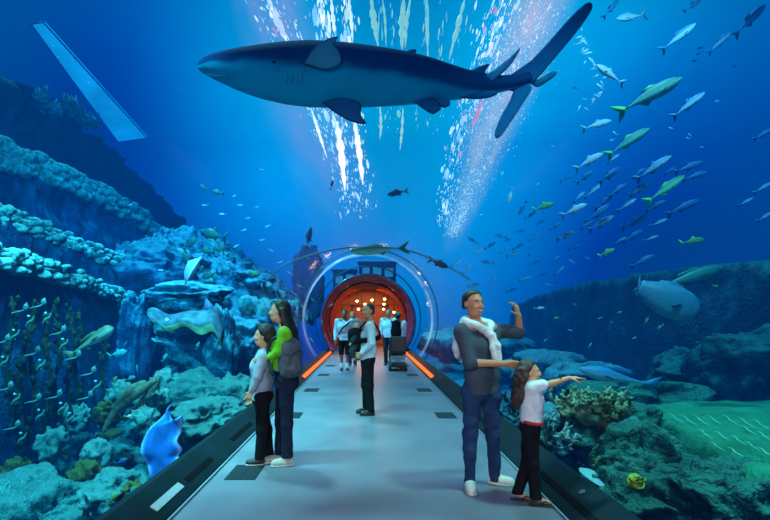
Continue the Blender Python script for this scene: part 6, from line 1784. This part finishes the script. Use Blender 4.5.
# ------------------------------------------------------------------ man in the middle with a baby carrier
def man_mid():
    g = Figure(368, 415, 7.75, 1.76, 'short-haired man in a pale shirt and black trousers standing mid-walkway, turned left', 178, lin(200, 148, 116), 1.0, head_dir=unit(V(-.80, -.58, .0)))
    A = g.at
    g.set(pelvis=A(367.5, 359), waist=A(368, 350), chest=A(369.5, 336), neck=A(370, 322), head=A(368, 311), shL=A(370, 326, -.18), elL=A(371.5, 343, -.22), wrL=A(361.5, 353, -.18), shR=A(369, 326, .18), elR=A(368, 344, .22), wrR=A(361, 354, .18),
          hipL=A(368, 361, -.08), hipR=A(367, 361, .08), knL=A(369, 386, -.08), knR=A(366, 386, .1), anL=A(370.5, 410, -.06), anR=A(366.5, 408.5, .14))
    g.toe['L'] = unit(V(-.97, -.2, 0)); g.toe['R'] = unit(V(-.95, -.25, 0))
    g.body(.009)
    g.hair(mat_plain('cropped_hair', (.02, .017, .015), .7, noise=.3), .009, thick=.003, line=.066, back=-.05)
    g.top('shirt', cloth('pale_blue_shirt', lin(196, 210, 222), bump=.3), .011, sleeve=.96, hem=.52, puff=1.05, loose=.018)
    g.trousers('trousers', cloth('black_slacks', lin(12, 14, 20), noise=.3), .012, waist=.58, hem=.035, loose=.016)
    g.shoes(mat_plain('black_leather', (.012, .012, .014), .3), DARK_RUB, .010)
    # carrier
    t = thing('baby_carrier', 'black baby carrier strapped around the man standing mid-walkway', 'baby carrier', g.org + g.J['chest'])
    M = cloth('black_webbing', lin(14, 16, 20)); c = V(0, 0, 0)
    for z, dx in ((0.0, 0), ):
        ring = [V(math.cos(a) * .168 + .0, math.sin(a) * .215, -.045 + .03 * math.cos(a)) for a in np.linspace(0, 2 * math.pi, 20)]
        q = spline(ring, 60); vs = []; fs = []
        for i, p in enumerate(q):
            for dz, k in ((-.04, 1.0), (.04, 1.0), (.04, 1.09), (-.04, 1.09)): vs.append(V(p[0] * k, p[1] * k, p[2] + dz))
        for i in range(59):
            for k in range(4): fs.append((i * 4 + k, i * 4 + (k + 1) % 4, i * 4 + 4 + (k + 1) % 4, i * 4 + 4 + k))
        link('back_strap', mesh_np('strap', vs, fs), M, t)
    for k in (-1, 1):
        tube_obj('shoulder_strap', [V(-.16, .10 * k, -.05), V(-.15, .12 * k, .10), V(-.05, .13 * k, .215), V(.06, .13 * k, .20), V(.15, .12 * k, .08), V(.165, .08 * k, -.03)], .014, M, t)
    S = SDF(); S.cap(V(-.20, 0, -.16), V(-.21, 0, .03), .12, .13, .04, (1, 1.15, 1)); sdf_obj('pouch', S, .012, M, t, None, (), (.01, (12, 12, 12), 2))
    # baby
    b = thing('person', 'baby in a fuzzy grey hood carried in the black carrier on the man\'s chest', 'person', g.org + g.J['chest'] + V(-.20, -.03, -.01))
    S = SDF(); hc = V(0, 0, .17); S.ell(hc, V(.075, .072, .085), None, .01); S.cap(V(0, 0, -.10), V(0, 0, .05), .085, .075, .03); S.cap(V(0, 0, .05), hc, .04, .04, .03)
    S.cap(hc + V(-.02, -.072, -.01), hc + V(-.02, -.080, -.02), .010, .012, .01)
    for k in (-1, 1):
        S.cap(V(0, .07 * k, .03), V(-.06, .13 * k, -.06), .032, .026, .02); S.cap(V(-.06, .13 * k, -.06), V(-.10, .12 * k, -.12), .024, .018, .01)
        S.cap(V(-.02, .06 * k, -.13), V(-.07, .12 * k, -.22), .045, .036, .02); S.cap(V(-.07, .12 * k, -.22), V(-.04, .13 * k, -.33), .034, .026, .02)
    sdf_obj('body', S, .009, SKIN, b, lambda v: np.tile(np.array(lin(200, 160, 140)), (len(v), 1)))
    S = SDF(); S.ell(hc + V(.0, .012, .006), V(.105, .105, .112), None, .01)
    sdf_obj('hood', S, .008, mat_plain('grey_fleece', lin(128, 134, 142), .95, noise=.35, nscale=60, bump=.8), b, None, [lambda G: np.where((np.abs(G - hc - V(-.03, 0, -.005)) < V(.065, 9, .07)).all(-1) & (G[..., 1] < -.055), .05, -1)], (.014, (40, 40, 40), 3))
    S = SDF(); S.cap(V(0, 0, -.12), V(0, 0, .05), .098, .085, .03)
    for k in (-1, 1): S.cap(V(0, .07 * k, .03), V(-.06, .13 * k, -.06), .044, .038, .02); S.cap(V(-.02, .06 * k, -.13), V(-.07, .12 * k, -.22), .056, .046, .02); S.cap(V(-.07, .12 * k, -.22), V(-.05, .13 * k, -.29), .044, .038, .02)
    sdf_obj('romper', S, .010, cloth('dark_romper', lin(40, 46, 58)), b)
man_mid()

# ------------------------------------------------------------------ group in the distance
def far_person(px, py, d, H, label, heading, skin, shirt, trouser, hairmat, hairkw, shoe, **kw):
    g = Figure(px, py, d, H, label, heading, skin, kw.get('build', 1.0), head_dir=kw.get('head_dir'))
    if 'J' in kw: g.set(**{k: g.at(*v) for k, v in kw['J'].items()})
    g.body(.011, fingers=True)
    g.hair(hairmat, .011, **hairkw)
    g.top('shirt', shirt, .014, sleeve=kw.get('sleeve', .95), hem=.50, puff=1.05, loose=.018)
    g.trousers('trousers', trouser, .015, waist=.57, hem=kw.get('hem', .04), loose=.016)
    g.shoes(*shoe, .012)
    return g
WS = cloth('white_shirt', lin(205, 216, 224)); BT = cloth('black_cotton', lin(14, 16, 22)); NB = cloth('navy_shirt', lin(30, 44, 80)); WSHOE = (mat_plain('trainer_dark', (.03, .03, .035), .6), WHITE_RUB)
g = far_person(344.5, 371.5, 14.1, 1.74, 'man in a white shirt with a bag strap, leftmost of the distant group', -95, lin(150, 104, 80), WS, BT, HAIR_B, dict(thick=.007, line=.055, back=-.06), WSHOE, hem=.27)
WSK = mat_plain('white_sock', (.75, .76, .76), .9, noise=.1)
for sd in 'RL':
    a = g.J['an' + sd]; S = SDF(); S.cap(a + V(0, 0, .02), a + V(0, 0, .13), .042, .05, .01); sdf_obj('sock', S, .012, WSK, g.root)
tube_obj('bag_strap', [g.J['shL'] + g.f * .10, g.J['chest'] + g.f * .165 + V(0, 0, .0), g.J['waist'] + g.r * .16 + g.f * .10], .02, BT, g.root)
far_person(352.5, 367, 15.6, 1.70, 'person in dark blue clothes half hidden behind the man with the carrier', -90, lin(190, 140, 110), NB, cloth('blue_trousers', lin(36, 50, 84)), mat_plain('sandy_hair', (.30, .17, .06), .6, noise=.3), dict(thick=.012, line=.05, back=-.07), WSHOE)
far_person(388.5, 366, 15.8, 1.77, 'far man in a white shirt and dark trousers, right of the carrier man', -110, lin(186, 136, 108), WS, cloth('slate_trousers', lin(28, 36, 54)), mat_plain('thin_grey_hair', (.16, .12, .10), .7), dict(thick=.003, line=.066, back=-.05), WSHOE)
g = far_person(398, 369, 15.0, 1.66, 'person in a teal cap pushing the mobility scooter in the distance', 70, lin(170, 120, 96), WS, BT, HAIR_B, dict(thick=.010, line=.05, back=-.07), WSHOE,
               J=dict(elR=(404, 338, .1), wrR=(402, 348, .35), elL=(392, 338, .1), wrL=(393, 348, .35)))
S = SDF(); S.ell(g.hp(0, -.016, .05), V(.098, .118, .085) * g.g, [g.hr, g.hd, g.hu], .01); S.ell(g.hp(0, .11, .04), V(.075, .07, .012) * g.g, [g.hr, g.hd, g.hu], .02)
sdf_obj('cap', S, .01, cloth('teal_cap', lin(52, 104, 118)), g.root, None, [(g.hp(0, 0, .028), -g.hu)])
pk = g.org + g.J['chest'] - g.f * .20 + V(0, 0, .02)
t = thing('backpack', 'black rucksack on the back of the person in the teal cap', 'backpack', pk)
S = SDF(); S.cap(V(0, 0, -.17), V(0, 0, .13), .13, .11, .05, (1.25, .8, 1)); sdf_obj('pack', S, .013, BT, t, None, (), (.012, (10, 10, 10), 2))
for k in (-1, 1): tube_obj('strap', [V(.09 * k, .02, .17), V(.13 * k, .15, .20), V(.14 * k, .27, .10), V(.14 * k, .22, -.10), V(.11 * k, .03, -.18)], .02, DARK_RUB, t)

def scooter():
    c = P(397.5, 370.5, 14.3); c[2] = 0; t = thing('mobility_scooter', 'small black mobility scooter with white-rimmed wheels in the distance', 'scooter', c)
    B = mat_plain('scooter_black', (.015, .016, .02), .4); G_ = mat_plain('scooter_grey', (.25, .27, .30), .4)
    bm = bmesh.new(); bm_box(bm, (0, .15, .17), (.46, .85, .12)); from_bm('deck', bm, B, t, bevel=.03)
    bm = bmesh.new(); bm_box(bm, (0, -.10, .34), (.40, .36, .22)); from_bm('battery_case', bm, G_, t, bevel=.04)
    bm = bmesh.new(); bm_box(bm, (0, -.08, .52), (.46, .42, .10)); from_bm('seat', bm, B, t, bevel=.035)
    bm = bmesh.new(); bm_box(bm, (0, -.28, .76), (.44, .09, .46), Matrix.Rotation(-.12, 3, 'X')); from_bm('backrest', bm, B, t, bevel=.035)
    bm = bmesh.new(); bm_cyl(bm, (0, .50, .2), (0, .42, .86), .025); st = from_bm('steering_column', bm, B, t)
    bm = bmesh.new(); bm_cyl(bm, (-.24, .40, .86), (.24, .40, .86), .018); from_bm('handlebar', bm, B, st)
    for x in (-.22, .22):
        bm = bmesh.new(); bm_box(bm, (x * 1.05, -.06, .70), (.05, .30, .05)); from_bm('armrest', bm, B, t, bevel=.015)
        for y in (-.2, .48):
            bm = bmesh.new(); bm_cyl(bm, (x - .035, y, .115), (x + .035, y, .115), .115, seg=28); wl = from_bm('wheel', bm, DARK_RUB, t, bevel=.0)
            bm = bmesh.new(); bm_cyl(bm, (x - .04, y, .115), (x + .04, y, .115), .062, seg=24); from_bm('hub', bm, WHITE_RUB, wl)
    for x in (-.14, .14):
        bm = bmesh.new(); bm_box(bm, (x, -.30, .30), (.10, .02, .05)); from_bm('rear_lamp', bm, mat_plain('rear_lamp', (.5, .5, .5), .3), t)
scooter()
